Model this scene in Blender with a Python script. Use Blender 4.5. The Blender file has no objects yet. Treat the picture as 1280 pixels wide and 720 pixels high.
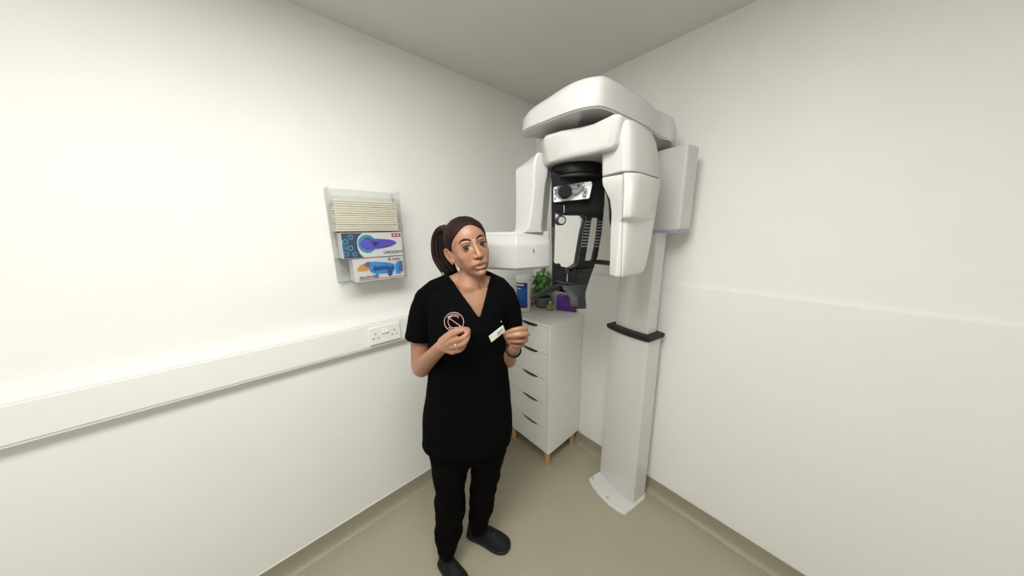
import bpy, bmesh, math, random
import numpy as np
from mathutils import Vector, Matrix, noise
from mathutils.geometry import tessellate_polygon
from mathutils.bvhtree import BVHTree
random.seed(4)
COL = bpy.context.scene.collection
# ------------------------------------------------------------------ camera model (fitted to the photograph)
YAW, PIT, ROL, FPX = 2.4147632, 0.2123036, -0.0151740, 337.047
CAM = Vector((1.42794, -1.51387, 1.56787))
cy, sy, cp, sp = math.cos(YAW), math.sin(YAW), math.cos(PIT), math.sin(PIT)
FW = Vector((cy*cp, sy*cp, -sp)); R0 = Vector((sy, -cy, 0)); U0 = R0.cross(FW)
RT = math.cos(ROL)*R0 + math.sin(ROL)*U0
UP = -math.sin(ROL)*R0 + math.cos(ROL)*U0
MH = Vector((cy, sy, 0)); RH = Vector((sy, -cy, 0)); ZZ = Vector((0, 0, 1))
def ray(x, y): return FW + RT*((x-640)/FPX) - UP*((y-360)/FPX)
def pl(x, y, ax, v):
    d = ray(x, y); return CAM + d*((v-CAM[ax])/d[ax])
def H(x, y, d):                      # point at horizontal distance d from the tripod
    r = ray(x, y); return CAM + r*(d/r.dot(MH))
# ------------------------------------------------------------------ materials
def srgb(r, g, b):
    return tuple((c/255/12.92 if c/255 <= .04045 else ((c/255+.055)/1.055)**2.4) for c in (r, g, b))
def mat(name, col, rough=.5, metal=0, bump=0, bscale=40, var=0, vscale=6, coat=0, trans=0, ior=1.45, alpha=1, emis=None, sss=0, spec=None, stretch=None):
    m = bpy.data.materials.new(name); m.use_nodes = True
    nt = m.node_tree; b = nt.nodes['Principled BSDF']
    b.inputs['Base Color'].default_value = (*col, 1); b.inputs['Roughness'].default_value = rough
    b.inputs['Metallic'].default_value = metal; b.inputs['Coat Weight'].default_value = coat
    b.inputs['Transmission Weight'].default_value = trans; b.inputs['IOR'].default_value = ior
    b.inputs['Alpha'].default_value = alpha
    if spec is not None: b.inputs['Specular IOR Level'].default_value = spec
    if sss:
        b.inputs['Subsurface Weight'].default_value = sss
        b.inputs['Subsurface Radius'].default_value = (.012, .005, .003)
    if emis:
        b.inputs['Emission Color'].default_value = (*emis[0], 1); b.inputs['Emission Strength'].default_value = emis[1]
    if bump or var:
        tc = nt.nodes.new('ShaderNodeTexCoord'); mp = nt.nodes.new('ShaderNodeMapping')
        nt.links.new(tc.outputs['Object'], mp.inputs[0])
        if stretch: mp.inputs['Scale'].default_value = stretch
    if bump:
        n = nt.nodes.new('ShaderNodeTexNoise'); n.inputs['Scale'].default_value = bscale; n.inputs['Detail'].default_value = 4
        bp = nt.nodes.new('ShaderNodeBump'); bp.inputs['Strength'].default_value = bump; bp.inputs['Distance'].default_value = .004
        nt.links.new(mp.outputs[0], n.inputs['Vector']); nt.links.new(n.outputs['Fac'], bp.inputs['Height'])
        nt.links.new(bp.outputs[0], b.inputs['Normal'])
    if var:
        n = nt.nodes.new('ShaderNodeTexNoise'); n.inputs['Scale'].default_value = vscale; n.inputs['Detail'].default_value = 5
        rp = nt.nodes.new('ShaderNodeValToRGB')
        rp.color_ramp.elements[0].position = .3; rp.color_ramp.elements[1].position = .7
        rp.color_ramp.elements[0].color = (*[c*(1-var) for c in col], 1)
        rp.color_ramp.elements[1].color = (*[min(1, c*(1+var)) for c in col], 1)
        nt.links.new(mp.outputs[0], n.inputs['Vector']); nt.links.new(n.outputs['Fac'], rp.inputs[0])
        nt.links.new(rp.outputs[0], b.inputs['Base Color'])
    return m
M = dict(
 wall=mat('wall_paint', (.86, .86, .835), .55, bump=.08, bscale=120, var=.015),
 clad=mat('hygienic_cladding', (.85, .85, .825), .32, var=.01),
 ceil=mat('ceiling_paint', (.74, .725, .70), .9, bump=.05, bscale=80, var=.012),
 floor=mat('vinyl_floor', srgb(166, 160, 140), .38, bump=.03, bscale=200, var=.04, vscale=3),
 cove=mat('vinyl_cove', srgb(154, 149, 130), .45, var=.03),
 trim=mat('white_trim', (.84, .84, .815), .4, var=.01),
 trunk=mat('pvc_trunking', (.83, .83, .81), .35, var=.01),
 socket=mat('socket_plastic', (.86, .85, .80), .3, var=.01),
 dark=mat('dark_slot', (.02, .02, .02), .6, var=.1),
 gloss=mat('glossy_white_casing', (.60, .588, .575), .32, coat=.3, var=.008),
 gloss2=mat('satin_white_casing', (.68, .672, .655), .33, coat=.3, var=.008),
 seam=mat('panel_gap', (.12, .12, .12), .6, var=.1),
 black=mat('black_plastic', (.008, .0085, .009), .5, spec=.25, bump=.05, bscale=300, var=.1),
 dgrey=mat('charcoal_plastic', (.018, .0195, .0205), .5, spec=.3, bump=.08, bscale=300, var=.1),
 steel=mat('brushed_steel', (.6, .6, .58), .3, metal=1, var=.04),
 ribs=mat('pale_grey_mark', (.35, .35, .34), .5, var=.05),
 mirror=mat('mirror_glass', (.78, .785, .78), .06, metal=1, var=.005),
 panelw=mat('control_sheet', (.72, .73, .74), .4, var=.01),
 panelg=mat('control_sheet_grey', (.12, .125, .13), .4, var=.03),
 blueglow=mat('blue_edge_strip', srgb(176, 196, 236), .3, var=.02),
 cab=mat('white_lacquer', (.84, .84, .805), .36, var=.01),
 wood=mat('beech_wood', srgb(206, 160, 100), .5, bump=.1, bscale=60, var=.12, vscale=30, stretch=(1, 1, .15)),
 tub=mat('white_tub_plastic', (.83, .84, .83), .35, var=.01),
 label=mat('blue_label', srgb(30, 96, 178), .35, var=.05),
 label2=mat('navy_label', srgb(28, 40, 112), .35, var=.05),
 lwhite=mat('white_print', (.82, .83, .85), .4, var=.01),
 pot=mat('grey_pot', srgb(118, 120, 122), .6, bump=.1, bscale=100, var=.05),
 soil=mat('potting_soil', (.02, .014, .01), .95, bump=.6, bscale=120, var=.3),
 leaf=mat('green_leaf', srgb(84, 150, 62), .4, var=.35, vscale=22, bump=.1, bscale=50, sss=.0),
 stem=mat('green_stem', srgb(96, 130, 60), .5, var=.1),
 glass=mat('clear_glass', (.95, .95, .93), .03, trans=1, ior=1.45, var=.003),
 smoke=mat('smoky_plastic', (.62, .67, .70), .1, trans=.75, ior=1.4, var=.02),
 liquid=mat('pale_yellow_liquid', srgb(214, 208, 160), .08, trans=.6, ior=1.35, var=.02),
 purple=mat('purple_plastic', srgb(84, 38, 142), .25, coat=.4, var=.15, vscale=14),
 pink=mat('magenta_print', srgb(170, 70, 190), .4, var=.03),
 towel=mat('cream_paper', srgb(232, 227, 208), .9, bump=.2, bscale=200, var=.03),
 card=mat('white_card', (.80, .80, .80), .35, var=.01),
 navy=mat('dark_teal_print', srgb(26, 54, 82), .4, var=.1),
 teal=mat('bright_cyan_print', srgb(28, 150, 200), .4, var=.1),
 violet=mat('violet_glove_print', srgb(88, 78, 200), .4, var=.18, vscale=30),
 indigo=mat('indigo_shadow_print', srgb(38, 30, 110), .4, var=.1),
 sky=mat('sky_blue_glove_print', srgb(48, 150, 222), .4, var=.15, vscale=30),
 dblue=mat('deep_blue_print', srgb(24, 84, 158), .4, var=.1),
 amber=mat('amber_print', srgb(224, 164, 92), .4, var=.1),
 mauve=mat('mauve_print', srgb(120, 90, 130), .4, var=.1),
 red=mat('red_print', srgb(200, 34, 60), .4, var=.03),
 grey=mat('grey_print', srgb(70, 80, 96), .4, var=.03),
 cloth=mat('black_scrub_fabric', (.0026, .0026, .0030), 1, bump=.4, bscale=9, var=.1, spec=.06),
 cloth2=mat('black_trouser_fabric', (.0030, .0028, .0027), 1, bump=.5, bscale=8, var=.1, spec=.06),
 shoe=mat('black_shoe_canvas', (.008, .0085, .010), .7, bump=.2, bscale=200, var=.1, spec=.3),
 sole=mat('black_rubber', (.010, .010, .010), .6, var=.1),
 hair=mat('dark_auburn_hair', (.014, .0050, .0043), .6, spec=.22, bump=.5, bscale=60, var=.6, vscale=40),
 logo=mat('pale_pink_print', srgb(232, 196, 196), .6, var=.02),
 badge=mat('white_badge', srgb(226, 224, 214), .35, var=.01),
 eyew=mat('eye_white', (.36, .31, .28), .2, coat=.4, var=.01),
 iris=mat('dark_brown_iris', (.014, .007, .005), .25, coat=.15, var=.2, vscale=200),
 silver=mat('silver_ring_metal', (.85, .85, .85), .15, metal=1, var=.01),
 lamp=mat('lamp_diffuser', (.9, .9, .9), .5, emis=((1, .97, .90), 3.0)),
)
# acrylic: thin clear sheet
def acrylic():
    m = bpy.data.materials.new('clear_acrylic'); m.use_nodes = True
    nt = m.node_tree; nt.nodes.clear()
    o = nt.nodes.new('ShaderNodeOutputMaterial'); mx = nt.nodes.new('ShaderNodeMixShader')
    t = nt.nodes.new('ShaderNodeBsdfTransparent'); g = nt.nodes.new('ShaderNodeBsdfGlossy'); f = nt.nodes.new('ShaderNodeFresnel')
    t.inputs[0].default_value = (.95, .955, .955, 1); g.inputs['Roughness'].default_value = .05; f.inputs[0].default_value = 1.45
    d = nt.nodes.new('ShaderNodeBsdfDiffuse'); d.inputs[0].default_value = (.85, .85, .84, 1); mg = nt.nodes.new('ShaderNodeMixShader'); mg.inputs[0].default_value = .45
    nt.links.new(d.outputs[0], mg.inputs[1]); nt.links.new(g.outputs[0], mg.inputs[2])
    mul = nt.nodes.new('ShaderNodeMath'); mul.operation = 'MULTIPLY_ADD'; mul.inputs[1].default_value = .18; mul.inputs[2].default_value = .03
    nt.links.new(f.outputs[0], mul.inputs[0])
    nt.links.new(mul.outputs[0], mx.inputs[0]); nt.links.new(t.outputs[0], mx.inputs[1]); nt.links.new(mg.outputs[0], mx.inputs[2])
    nt.links.new(mx.outputs[0], o.inputs[0]); return m
M['acrylic'] = acrylic()
def skin_mat():
    m = bpy.data.materials.new('skin'); m.use_nodes = True; nt = m.node_tree; b = nt.nodes['Principled BSDF']
    a = nt.nodes.new('ShaderNodeVertexColor'); a.layer_name = 'tint'
    n = nt.nodes.new('ShaderNodeTexNoise'); n.inputs['Scale'].default_value = 45; n.inputs['Detail'].default_value = 4
    tc = nt.nodes.new('ShaderNodeTexCoord'); nt.links.new(tc.outputs['Object'], n.inputs['Vector'])
    mx = nt.nodes.new('ShaderNodeMix'); mx.data_type = 'RGBA'; mx.blend_type = 'MULTIPLY'; mx.inputs[0].default_value = .25
    nt.links.new(a.outputs['Color'], mx.inputs[6]); nt.links.new(n.outputs['Color'], mx.inputs[7])
    mr = nt.nodes.new('ShaderNodeMapRange'); mr.inputs['To Min'].default_value = .75; mr.inputs['To Max'].default_value = 1.15
    nt.links.new(n.outputs['Fac'], mr.inputs[0]); nt.links.new(mr.outputs[0], mx.inputs[7])
    nt.links.new(mx.outputs[2], b.inputs['Base Color'])
    b.inputs['Roughness'].default_value = .46; b.inputs['Subsurface Weight'].default_value = .12
    b.inputs['Subsurface Radius'].default_value = (.010, .004, .002); b.inputs['Subsurface Scale'].default_value = 1
    return m
M['skin'] = skin_mat()
# ------------------------------------------------------------------ helpers
def obj(name, me_or_bm, m=None, parent=None, smooth=None, bevel=None, seg=3, solid=None):
    if isinstance(me_or_bm, bmesh.types.BMesh):
        me = bpy.data.meshes.new(name)
        bmesh.ops.recalc_face_normals(me_or_bm, faces=me_or_bm.faces)
        me_or_bm.to_mesh(me); me_or_bm.free()
    else: me = me_or_bm
    o = bpy.data.objects.new(name, me); COL.objects.link(o)
    if m:
        for x in (m if isinstance(m, (list, tuple)) else [m]): me.materials.append(M[x] if isinstance(x, str) else x)
    if solid:
        s = o.modifiers.new('s', 'SOLIDIFY'); s.thickness = solid; s.offset = -1
    if bevel:
        b = o.modifiers.new('b', 'BEVEL'); b.width = bevel; b.segments = seg; b.limit_method = 'ANGLE'; b.angle_limit = math.radians(32)
    if smooth is not None:
        for p in me.polygons: p.use_smooth = True
        try: me.set_sharp_from_angle(angle=math.radians(smooth))
        except Exception: pass
        if bevel:
            w = o.modifiers.new('w', 'WEIGHTED_NORMAL'); w.keep_sharp = False
            try: me.attributes.remove(me.attributes['sharp_edge'])
            except Exception: pass
    if parent:
        o.parent = parent
        o.matrix_parent_inverse = parent_world(parent).inverted()
    return o
def parent_world(p):
    mw = p.matrix_basis.copy(); q = p
    while q.parent:
        mw = q.parent.matrix_basis @ q.matrix_parent_inverse @ mw if False else (parent_world(q.parent) @ q.matrix_parent_inverse @ q.matrix_basis)
        return mw
    return mw
def thing(name, label, cat, loc, group=None):
    o = bpy.data.objects.new(name, None); COL.objects.link(o); o.location = loc; o.empty_display_size = .05
    return tag(o, label, cat, group)
def tag(o, label, cat, group=None):
    o['label'] = label; o['category'] = cat
    if group: o['group'] = group
    return o
def struct(o): o['kind'] = 'structure'; return o
def box(bm, lo, hi):
    vs = [bm.verts.new((x, y, z)) for x in (lo[0], hi[0]) for y in (lo[1], hi[1]) for z in (lo[2], hi[2])]
    for f in ((0, 1, 3, 2), (4, 6, 7, 5), (0, 4, 5, 1), (2, 3, 7, 6), (0, 2, 6, 4), (1, 5, 7, 3)):
        bm.faces.new([vs[i] for i in f])
    return vs
def boxm(lo, hi):
    bm = bmesh.new(); box(bm, lo, hi); return bm
def loft(rings, bm=None, closed=True, caps=True):
    bm = bm or bmesh.new()
    vr = [[bm.verts.new(p) for p in r] for r in rings]; n = len(rings[0])
    for a, b in zip(vr, vr[1:]):
        for i in range(n if closed else n-1):
            j = (i+1) % n; bm.faces.new((a[i], a[j], b[j], b[i]))
    if caps and closed: bm.faces.new(vr[0][::-1]); bm.faces.new(vr[-1])
    return bm
def frame_for(t, ref=None):
    t = t.normalized(); r = ref or (ZZ if abs(t.z) < .9 else Vector((1, 0, 0)))
    a = t.cross(r).normalized(); return a, a.cross(t).normalized()
def ell(c, a, b, n=20):              # ring of an ellipse with half axes a and b
    return [Vector(c) + a*math.cos(2*math.pi*i/n) + b*math.sin(2*math.pi*i/n) for i in range(n)]
def tube(pts, rads, bm=None, n=12, caps=True, ends='round'):
    pts = [Vector(p) for p in pts]
    if not hasattr(rads, '__len__'): rads = [rads]*len(pts)
    P, Rr, T = [], [], []
    for i, p in enumerate(pts):
        t = (pts[min(i+1, len(pts)-1)] - pts[max(i-1, 0)]).normalized()
        if i == 0 and ends == 'round':
            for k in (80, 50, 25):
                P.append(p - t*rads[0]*math.sin(math.radians(k))); Rr.append(rads[0]*math.cos(math.radians(k))); T.append(t)
        P.append(p); Rr.append(rads[i]); T.append(t)
        if i == len(pts)-1 and ends == 'round':
            for k in (25, 50, 80):
                P.append(p + t*rads[-1]*math.sin(math.radians(k))); Rr.append(rads[-1]*math.cos(math.radians(k))); T.append(t)
    a, b = frame_for(T[0]); rings = []
    for p, r, t in zip(P, Rr, T):
        a = (a - t*a.dot(t)).normalized(); b = t.cross(a)
        rings.append(ell(p, a*r, b*r, n))
    return loft(rings, bm, caps=caps)
def smoothpath(pts, k=4):            # Catmull-Rom
    P = [np.array(p, float) for p in pts]; P = [P[0]] + P + [P[-1]]; out = []
    for i in range(1, len(P)-2):
        for j in range(k):
            t = j/k; a, b, c, d = P[i-1], P[i], P[i+1], P[i+2]
            out.append(.5*((2*b) + (-a+c)*t + (2*a-5*b+4*c-d)*t*t + (-a+3*b-3*c+d)*t**3))
    out.append(P[-2]); return out
def ellipsoid(bm, c, r, mtx=None, u=24, v=16):
    ret = bmesh.ops.create_uvsphere(bm, u_segments=u, v_segments=v, radius=1)
    for vt in ret['verts']:
        p = Vector((vt.co.x*r[0], vt.co.y*r[1], vt.co.z*r[2])) + Vector(c)
        vt.co = (mtx @ p) if mtx else p
    return ret['verts']
def remesh(bm, vox, smooth_it=4, fac=.5):
    me = bpy.data.meshes.new('t'); bm.to_mesh(me); bm.free()
    o = bpy.data.objects.new('t', me); COL.objects.link(o)
    r = o.modifiers.new('r', 'REMESH'); r.mode = 'VOXEL'; r.voxel_size = vox; r.use_smooth_shade = True
    if smooth_it:
        s = o.modifiers.new('s', 'SMOOTH'); s.iterations = smooth_it; s.factor = fac
    dg = bpy.context.evaluated_depsgraph_get(); dg.update()
    out = bpy.data.meshes.new_from_object(o.evaluated_get(dg))
    bpy.data.objects.remove(o); out.materials.clear(); return out
def prism(outer, holes, dist, thick, bm=None):
    """outline (pixels of the fitted view) put on its own real surface at distance dist(px,py), with real thickness"""
    bm = bm or bmesh.new(); loops = [outer] + (holes or [])
    F = [[H(x, y, dist(x, y) if callable(dist) else dist) for x, y in l] for l in loops]
    tris = tessellate_polygon([[Vector((x, y, 0)) for x, y in l] for l in loops])
    fv = [bm.verts.new(p) for l in F for p in l]; bv = [bm.verts.new(p + MH*thick) for l in F for p in l]
    for t in tris:
        try: bm.faces.new([fv[i] for i in t]); bm.faces.new([bv[i] for i in reversed(t)])
        except ValueError: pass
    s = 0
    for l in F:
        n = len(l)
        for i in range(n):
            j = (i+1) % n; bm.faces.new((fv[s+i], fv[s+j], bv[s+j], bv[s+i]))
        s += n
    return bm
def round_poly(pts, r, k=4):
    out = []; n = len(pts)
    for i in range(n):
        p = Vector((*pts[i], 0)); a = Vector((*pts[i-1], 0)); b = Vector((*pts[(i+1) % n], 0))
        rr = min(r, (p-a).length*.45, (p-b).length*.45)
        s = p + (a-p).normalized()*rr; e = p + (b-p).normalized()*rr
        for j in range(k+1):
            t = j/k; q = s*(1-t)**2 + p*2*t*(1-t) + e*t*t; out.append((q.x, q.y))
    return out
def text(name, s, size, loc, xdir, ydir, m, parent, depth=.0006, align='LEFT', sx=1):
    cu = bpy.data.curves.new('t', 'FONT'); cu.body = s; cu.size = size; cu.extrude = depth; cu.align_x = align; cu.offset = size*.022; cu.space_character = 1.08
    o = bpy.data.objects.new('t', cu); COL.objects.link(o)
    dg = bpy.context.evaluated_depsgraph_get(); dg.update()
    me = bpy.data.meshes.new_from_object(o.evaluated_get(dg)); bpy.data.objects.remove(o)
    x = Vector(xdir).normalized(); y = Vector(ydir).normalized(); z = x.cross(y)
    mt = Matrix(((x.x, y.x, z.x, loc[0]), (x.y, y.y, z.y, loc[1]), (x.z, y.z, z.z, loc[2]), (0, 0, 0, 1)))
    me.transform(Matrix.Diagonal((sx, 1, 1, 1))); me.transform(mt)
    return obj(name, me, m, parent)
# ------------------------------------------------------------------ ROOM
CH = 2.4; XE = 2.75; YE = -2.9; T = .12
struct(obj('floor', boxm((-T, YE-T, -.08), (XE+T, T, 0)), 'floor'))
struct(obj('ceiling', boxm((-T, YE-T, CH), (XE+T, T, CH+.08)), 'ceil'))
struct(obj('wall_left', boxm((-T, YE, 0), (0, 0, CH)), 'wall'))
struct(obj('wall_back', boxm((-T, 0, 0), (XE+T, T, CH)), 'wall'))
struct(obj('wall_right', boxm((XE, YE, 0), (XE+T, 0, CH)), 'wall'))
struct(obj('wall_front', boxm((-T, YE-T, 0), (XE+T, YE, CH)), 'wall'))
def cove(a, b, nrm):                 # coved vinyl upstand following the wall foot from a to b
    a = Vector(a); b = Vector(b); nrm = Vector(nrm); R = .03
    prof = [(0, 0), (.04, 0), (.034, .0015), (.022, .006), (.012, .016), (.006, .03), (.004, .06), (.004, .098), (0, .098)]
    return loft([[a + nrm*u + ZZ*v for u, v in prof], [b + nrm*u + ZZ*v for u, v in prof]])
struct(obj('baseboard_left', cove((0, YE, 0), (0, 0, 0), (1, 0, 0)), 'cove', smooth=50))
struct(obj('baseboard_back', cove((0, 0, 0), (XE, 0, 0), (0, -1, 0)), 'cove', smooth=50))
struct(obj('trim_1', boxm((0, YE, .097), (.008, 0, .106)), 'trim', bevel=.002))
struct(obj('trim_2', boxm((0, -.010, .097), (XE, 0, .106)), 'trim', bevel=.002))
struct(obj('trim_3', boxm((0, -.012, .106), (XE, 0, 1.285)), 'clad', bevel=.002))
struct(obj('trim_4', boxm((0, YE, .106), (.006, -.012, 1.009)), 'clad', bevel=.002))
t = thing('cable_trunking', 'white plastic cable trunking running along the left wall at waist height', 'trunking', (0, -1.4, 1.009))
obj('trunking_body', boxm((0, YE, 1.009), (.047, -.012, 1.140)), 'trunk', t, bevel=.004)
obj('trunking_lid', boxm((.047, YE, 1.020), (.051, -.012, 1.129)), 'trunk', t, bevel=.0015)
# ceiling lamp over the tripod (outside the frame, lights the room)
t = thing('ceiling_light', 'long rectangular white ceiling panel light', 'ceiling light', (1.22, -1.7, 2.385))
bm = boxm((.92, -2.30, 2.385), (1.52, -1.10, 2.4)); obj('lamp_frame', bm, 'trim', t, bevel=.003)
obj('diffuser', boxm((.94, -2.28, 2.381), (1.50, -1.12, 2.386)), 'lamp', t)
# ------------------------------------------------------------------ double socket on the trunking
S0 = Vector((.051, -1.146, 1.072)); sw, sh = .146, .086
t = thing('wall_socket', 'white double wall socket with two switches on the trunking', 'socket', S0)
obj('faceplate', boxm((.051, S0.y-sw/2, S0.z-sh/2), (.061, S0.y+sw/2, S0.z+sh/2)), 'socket', t, bevel=.003)
for s in (-1, 1):
    c = S0.y + s*.044
    bm = bmesh.new()
    for dy, dz, w, h in ((0, .010, .004, .008), (-.011, -.012, .0065, .0045), (.011, -.012, .0065, .0045)):
        box(bm, (.0606, c+dy-w/2, S0.z+dz-h/2), (.0616, c+dy+w/2, S0.z+dz+h/2))
    obj('pin_holes', bm, 'dark', t)
    c2 = S0.y + s*.0085
    obj('switch', loft([[(.061, c2-.006, S0.z+.006), (.061, c2+.006, S0.z+.006), (.061, c2+.006, S0.z+.030), (.061, c2-.006, S0.z+.030)],
                        [(.067, c2-.006, S0.z+.007), (.067, c2+.006, S0.z+.007), (.062, c2+.006, S0.z+.029), (.062, c2-.006, S0.z+.029)]]), 'socket', t, bevel=.001)
    obj('indicator', boxm((.0608, c2-.003, S0.z+.0005), (.0618, c2+.003, S0.z+.0035)), 'dark', t)
# little white hook plate on the back wall
p = pl(819.5, 409, 1, -.012)
t = thing('wall_hook', 'small white wall bracket with a round peg to the right of the machine column', 'hook', p)
obj('hook_plate', boxm((p.x-.022, -.016, p.z-.017), (p.x+.020, -.012, p.z+.017)), 'trim', t, bevel=.0018)
obj('peg', tube([(p.x, -.016, p.z-.002), (p.x, -.035, p.z-.002)], [.006, .008], n=16), 'steel', t, smooth=40)
# ------------------------------------------------------------------ acrylic dispenser with towels and glove boxes
DX = .10; Y0, Y1 = -1.300, -1.030; Z0, Z1 = 1.350, 1.745
t = thing('glove_dispenser', 'clear acrylic wall dispenser holding paper towels and two glove boxes', 'dispenser', (0, (Y0+Y1)/2, Z0))
obj('back_plate', boxm((.0, Y0-.004, Z0-.006), (.004, Y1+.006, Z1+.008)), 'acrylic', t)
obj('front_plate', boxm((DX+.004, Y0-.002, Z0-.002), (DX+.007, Y1+.004, Z1-.03)), 'acrylic', t)
for y in (Y0-.004, Y1+.003): obj('side_plate', boxm((.004, y-.0015, Z0-.004), (DX+.004, y+.0015, Z1+.004)), 'acrylic', t)
for z in (Z0-.004, 1.4555, 1.5680): obj('shelf', boxm((.004, Y0-.002, z-.0012), (DX+.004, Y1+.002, z+.0012)), 'acrylic', t)
for i in range(14):                  # folded towels, one above the other
    z = 1.5715 + i*.0093; dx = random.uniform(-.002, .002); dy = random.uniform(-.002, .002)
    tw = boxm((.012, Y0+.006+dy, z), (DX-.003+dx, Y1-.010+dy, z+.0086))
    o = obj('folded_towel', tw, 'towel', None, bevel=.0035)
    tag(o, 'folded cream paper towel in the stack at the top of the wall dispenser', 'paper towel', 'paper towels in the dispenser')
def decal(pts, m, parent, x, th=.0006, name='print'):
    tris = tessellate_polygon([[Vector((a, b, 0)) for a, b in pts]]); bm = bmesh.new()
    f = [bm.verts.new((x+th, a, b)) for a, b in pts]; g = [bm.verts.new((x, a, b)) for a, b in pts]
    for q in tris: bm.faces.new([f[i] for i in q])
    for i in range(len(pts)): j = (i+1) % len(pts); bm.faces.new((f[i], f[j], g[j], g[i]))
    return obj(name, bm, m, parent)
def circ(cx, cz, rx, rz, n=28): return [(cx+rx*math.cos(2*math.pi*i/n), cz+rz*math.sin(2*math.pi*i/n)) for i in range(n)]
# violet glove box
b1 = thing('glove_box', 'white and teal glove box with a violet glove picture, middle of the dispenser', 'box', (.055, -1.165, 1.457))
A0, A1, C0, C1 = -1.284, -1.034, 1.4568, 1.5660
obj('carton', boxm((.008, A0, C0), (DX-.002, A1, C1)), 'card', b1, bevel=.0012)
X = DX-.0018
decal([(A0+.002, C0+.002), (A0+.078, C0+.002), (A0+.064, C0+.018), (A0+.058, C0+.04), (A0+.058, C0+.07), (A0+.066, C0+.092), (A0+.084, C1-.002), (A0+.002, C1-.002)], 'navy', b1, X, name='printed_side')
for (a, c, r) in ((.012, .020, .011), (.030, .045, .012), (.014, .072, .012), (.036, .090, .010), (.044, .018, .010), (.008, .047, .008)):
    decal(circ(A0+a, C0+c, r, r), 'teal', b1, X+.0004, name='printed_bubble'); decal(circ(A0+a, C0+c, r*.55, r*.55), 'navy', b1, X+.0008, name='printed_bubble')
decal(circ(A0+.098, C0+.060, .037, .040), 'teal', b1, X+.0004, name='printed_ring')
decal(circ(A0+.100, C0+.060, .024, .027), 'navy', b1, X+.0008, name='printed_opening')
gl = [(.068, .052), (.080, .040), (.110, .036), (.150, .036), (.195, .044), (.222, .056), (.224, .064), (.205, .074), (.160, .080), (.120, .082), (.100, .078), (.086, .082), (.074, .074)]
decal([(A0+a, C0+c) for a, c in round_poly(gl, .01)], 'violet', b1, X+.0012, name='printed_glove')
decal([(A0+a, C0+c) for a, c in round_poly([(.118, .070), (.150, .066), (.140, .056), (.128, .046), (.120, .054)], .004)], 'indigo', b1, X+.0018, name='glove_fold')
decal([(A0+a, C0+c) for a, c in round_poly([(.130, .038), (.180, .042), (.222, .058), (.200, .050), (.160, .042)], .004)], 'indigo', b1, X+.0018, name='glove_fold')
decal([(A1-.044, C1-.022), (A1-.004, C1-.022), (A1-.004, C1-.006), (A1-.044, C1-.006)], 'red', b1, X+.0004, name='red_tab')
for a in (.038, .022): decal([(A1-a, C1-.017), (A1-a+.010, C1-.017), (A1-a+.010, C1-.011), (A1-a, C1-.011)], 'lwhite', b1, X+.001, name='tab_mark')
text('brand_lettering', 'UNODENT', .0175, (X+.0006, A1-.088, C0+.012), (0, 1, 0), (0, 0, 1), 'grey', b1, sx=1.02)
# blue glove box
b2 = thing('glove_box', 'white glove box with blue gloves picture and red line, bottom of the dispenser', 'box', (.055, -1.165, 1.352))
C0, C1 = 1.3500, 1.4535; A0, A1 = -1.252, -1.037
obj('carton', boxm((.008, A0, C0), (DX-.002, A1, C1)), 'card', b2, bevel=.0012)
decal([(A0+a*.856, C0+c) for a, c in round_poly([(.010, .052), (.030, .046), (.070, .048), (.080, .070), (.060, .082), (.030, .076)], .01)], 'amber', b2, X+.0002, name='printed_hand')
decal([(A0+a*.856, C0+c) for a, c in round_poly([(.045, .074), (.070, .060), (.095, .070), (.090, .086), (.065, .088)], .01)], 'mauve', b2, X+.0006, name='printed_hand')
decal([(A0+a*.856, C0+c) for a, c in round_poly([(.222, .028), (.246, .028), (.246, .080), (.222, .080)], .003)], 'mauve', b2, X+.0002, name='printed_block')
decal([(A0+a*.856, C0+c) for a, c in round_poly([(.072, .050), (.082, .036), (.110, .030), (.180, .026), (.205, .040), (.200, .070), (.165, .078), (.120, .084), (.092, .088), (.074, .076)], .012)], 'sky', b2, X+.001, name='printed_glove')
decal([(A0+a*.856, C0+c) for a, c in round_poly([(.105, .046), (.170, .044), (.172, .062), (.112, .064)], .006)], 'dblue', b2, X+.0015, name='glove_fold')
decal([(A0+a*.856, C0+c) for a, c in round_poly([(.096, .030), (.106, .014), (.116, .012), (.112, .034)], .004)], 'sky', b2, X+.0012, name='printed_finger')
decal([(A0+a*.856, C0+c) for a, c in round_poly([(.160, .034), (.164, .014), (.176, .012), (.186, .020), (.190, .050), (.172, .060)], .006)], 'dblue', b2, X+.0012, name='printed_finger')
decal([(A0+a*.856, C0+c) for a, c in round_poly([(.205, .020), (.232, .020), (.234, .060), (.238, .080), (.232, .080), (.228, .068), (.224, .086), (.220, .068), (.214, .084), (.212, .066), (.203, .072), (.206, .050)], .003)], 'sky', b2, X+.0016, name='printed_open_glove')
decal([(A0+.018*.856, C0+.006), (A1-.002, C0+.006), (A1-.002, C0+.0085), (A0+.018*.856, C0+.0085)], 'red', b2, X+.0002, name='red_line')
text('gloves_lettering', 'GLOVES', .0160, (X+.0020, A0+.020*.856, C0+.013), (0, 1, 0), (0, 0, 1), 'grey', b2, sx=1.25)
decal(circ(A0+.178*.856, C1-.011, .0075, .0075), 'grey', b2, X+.0002, name='printed_seal'); decal(circ(A0+.178*.856, C1-.011, .0055, .0055), 'card', b2, X+.0007, name='printed_seal')
decal([(A0+.176*.856, C1-.016), (A0+.180*.856, C1-.016), (A0+.180*.856, C1-.006), (A0+.176*.856, C1-.006)], 'grey', b2, X+.0012, name='printed_seal')
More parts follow.
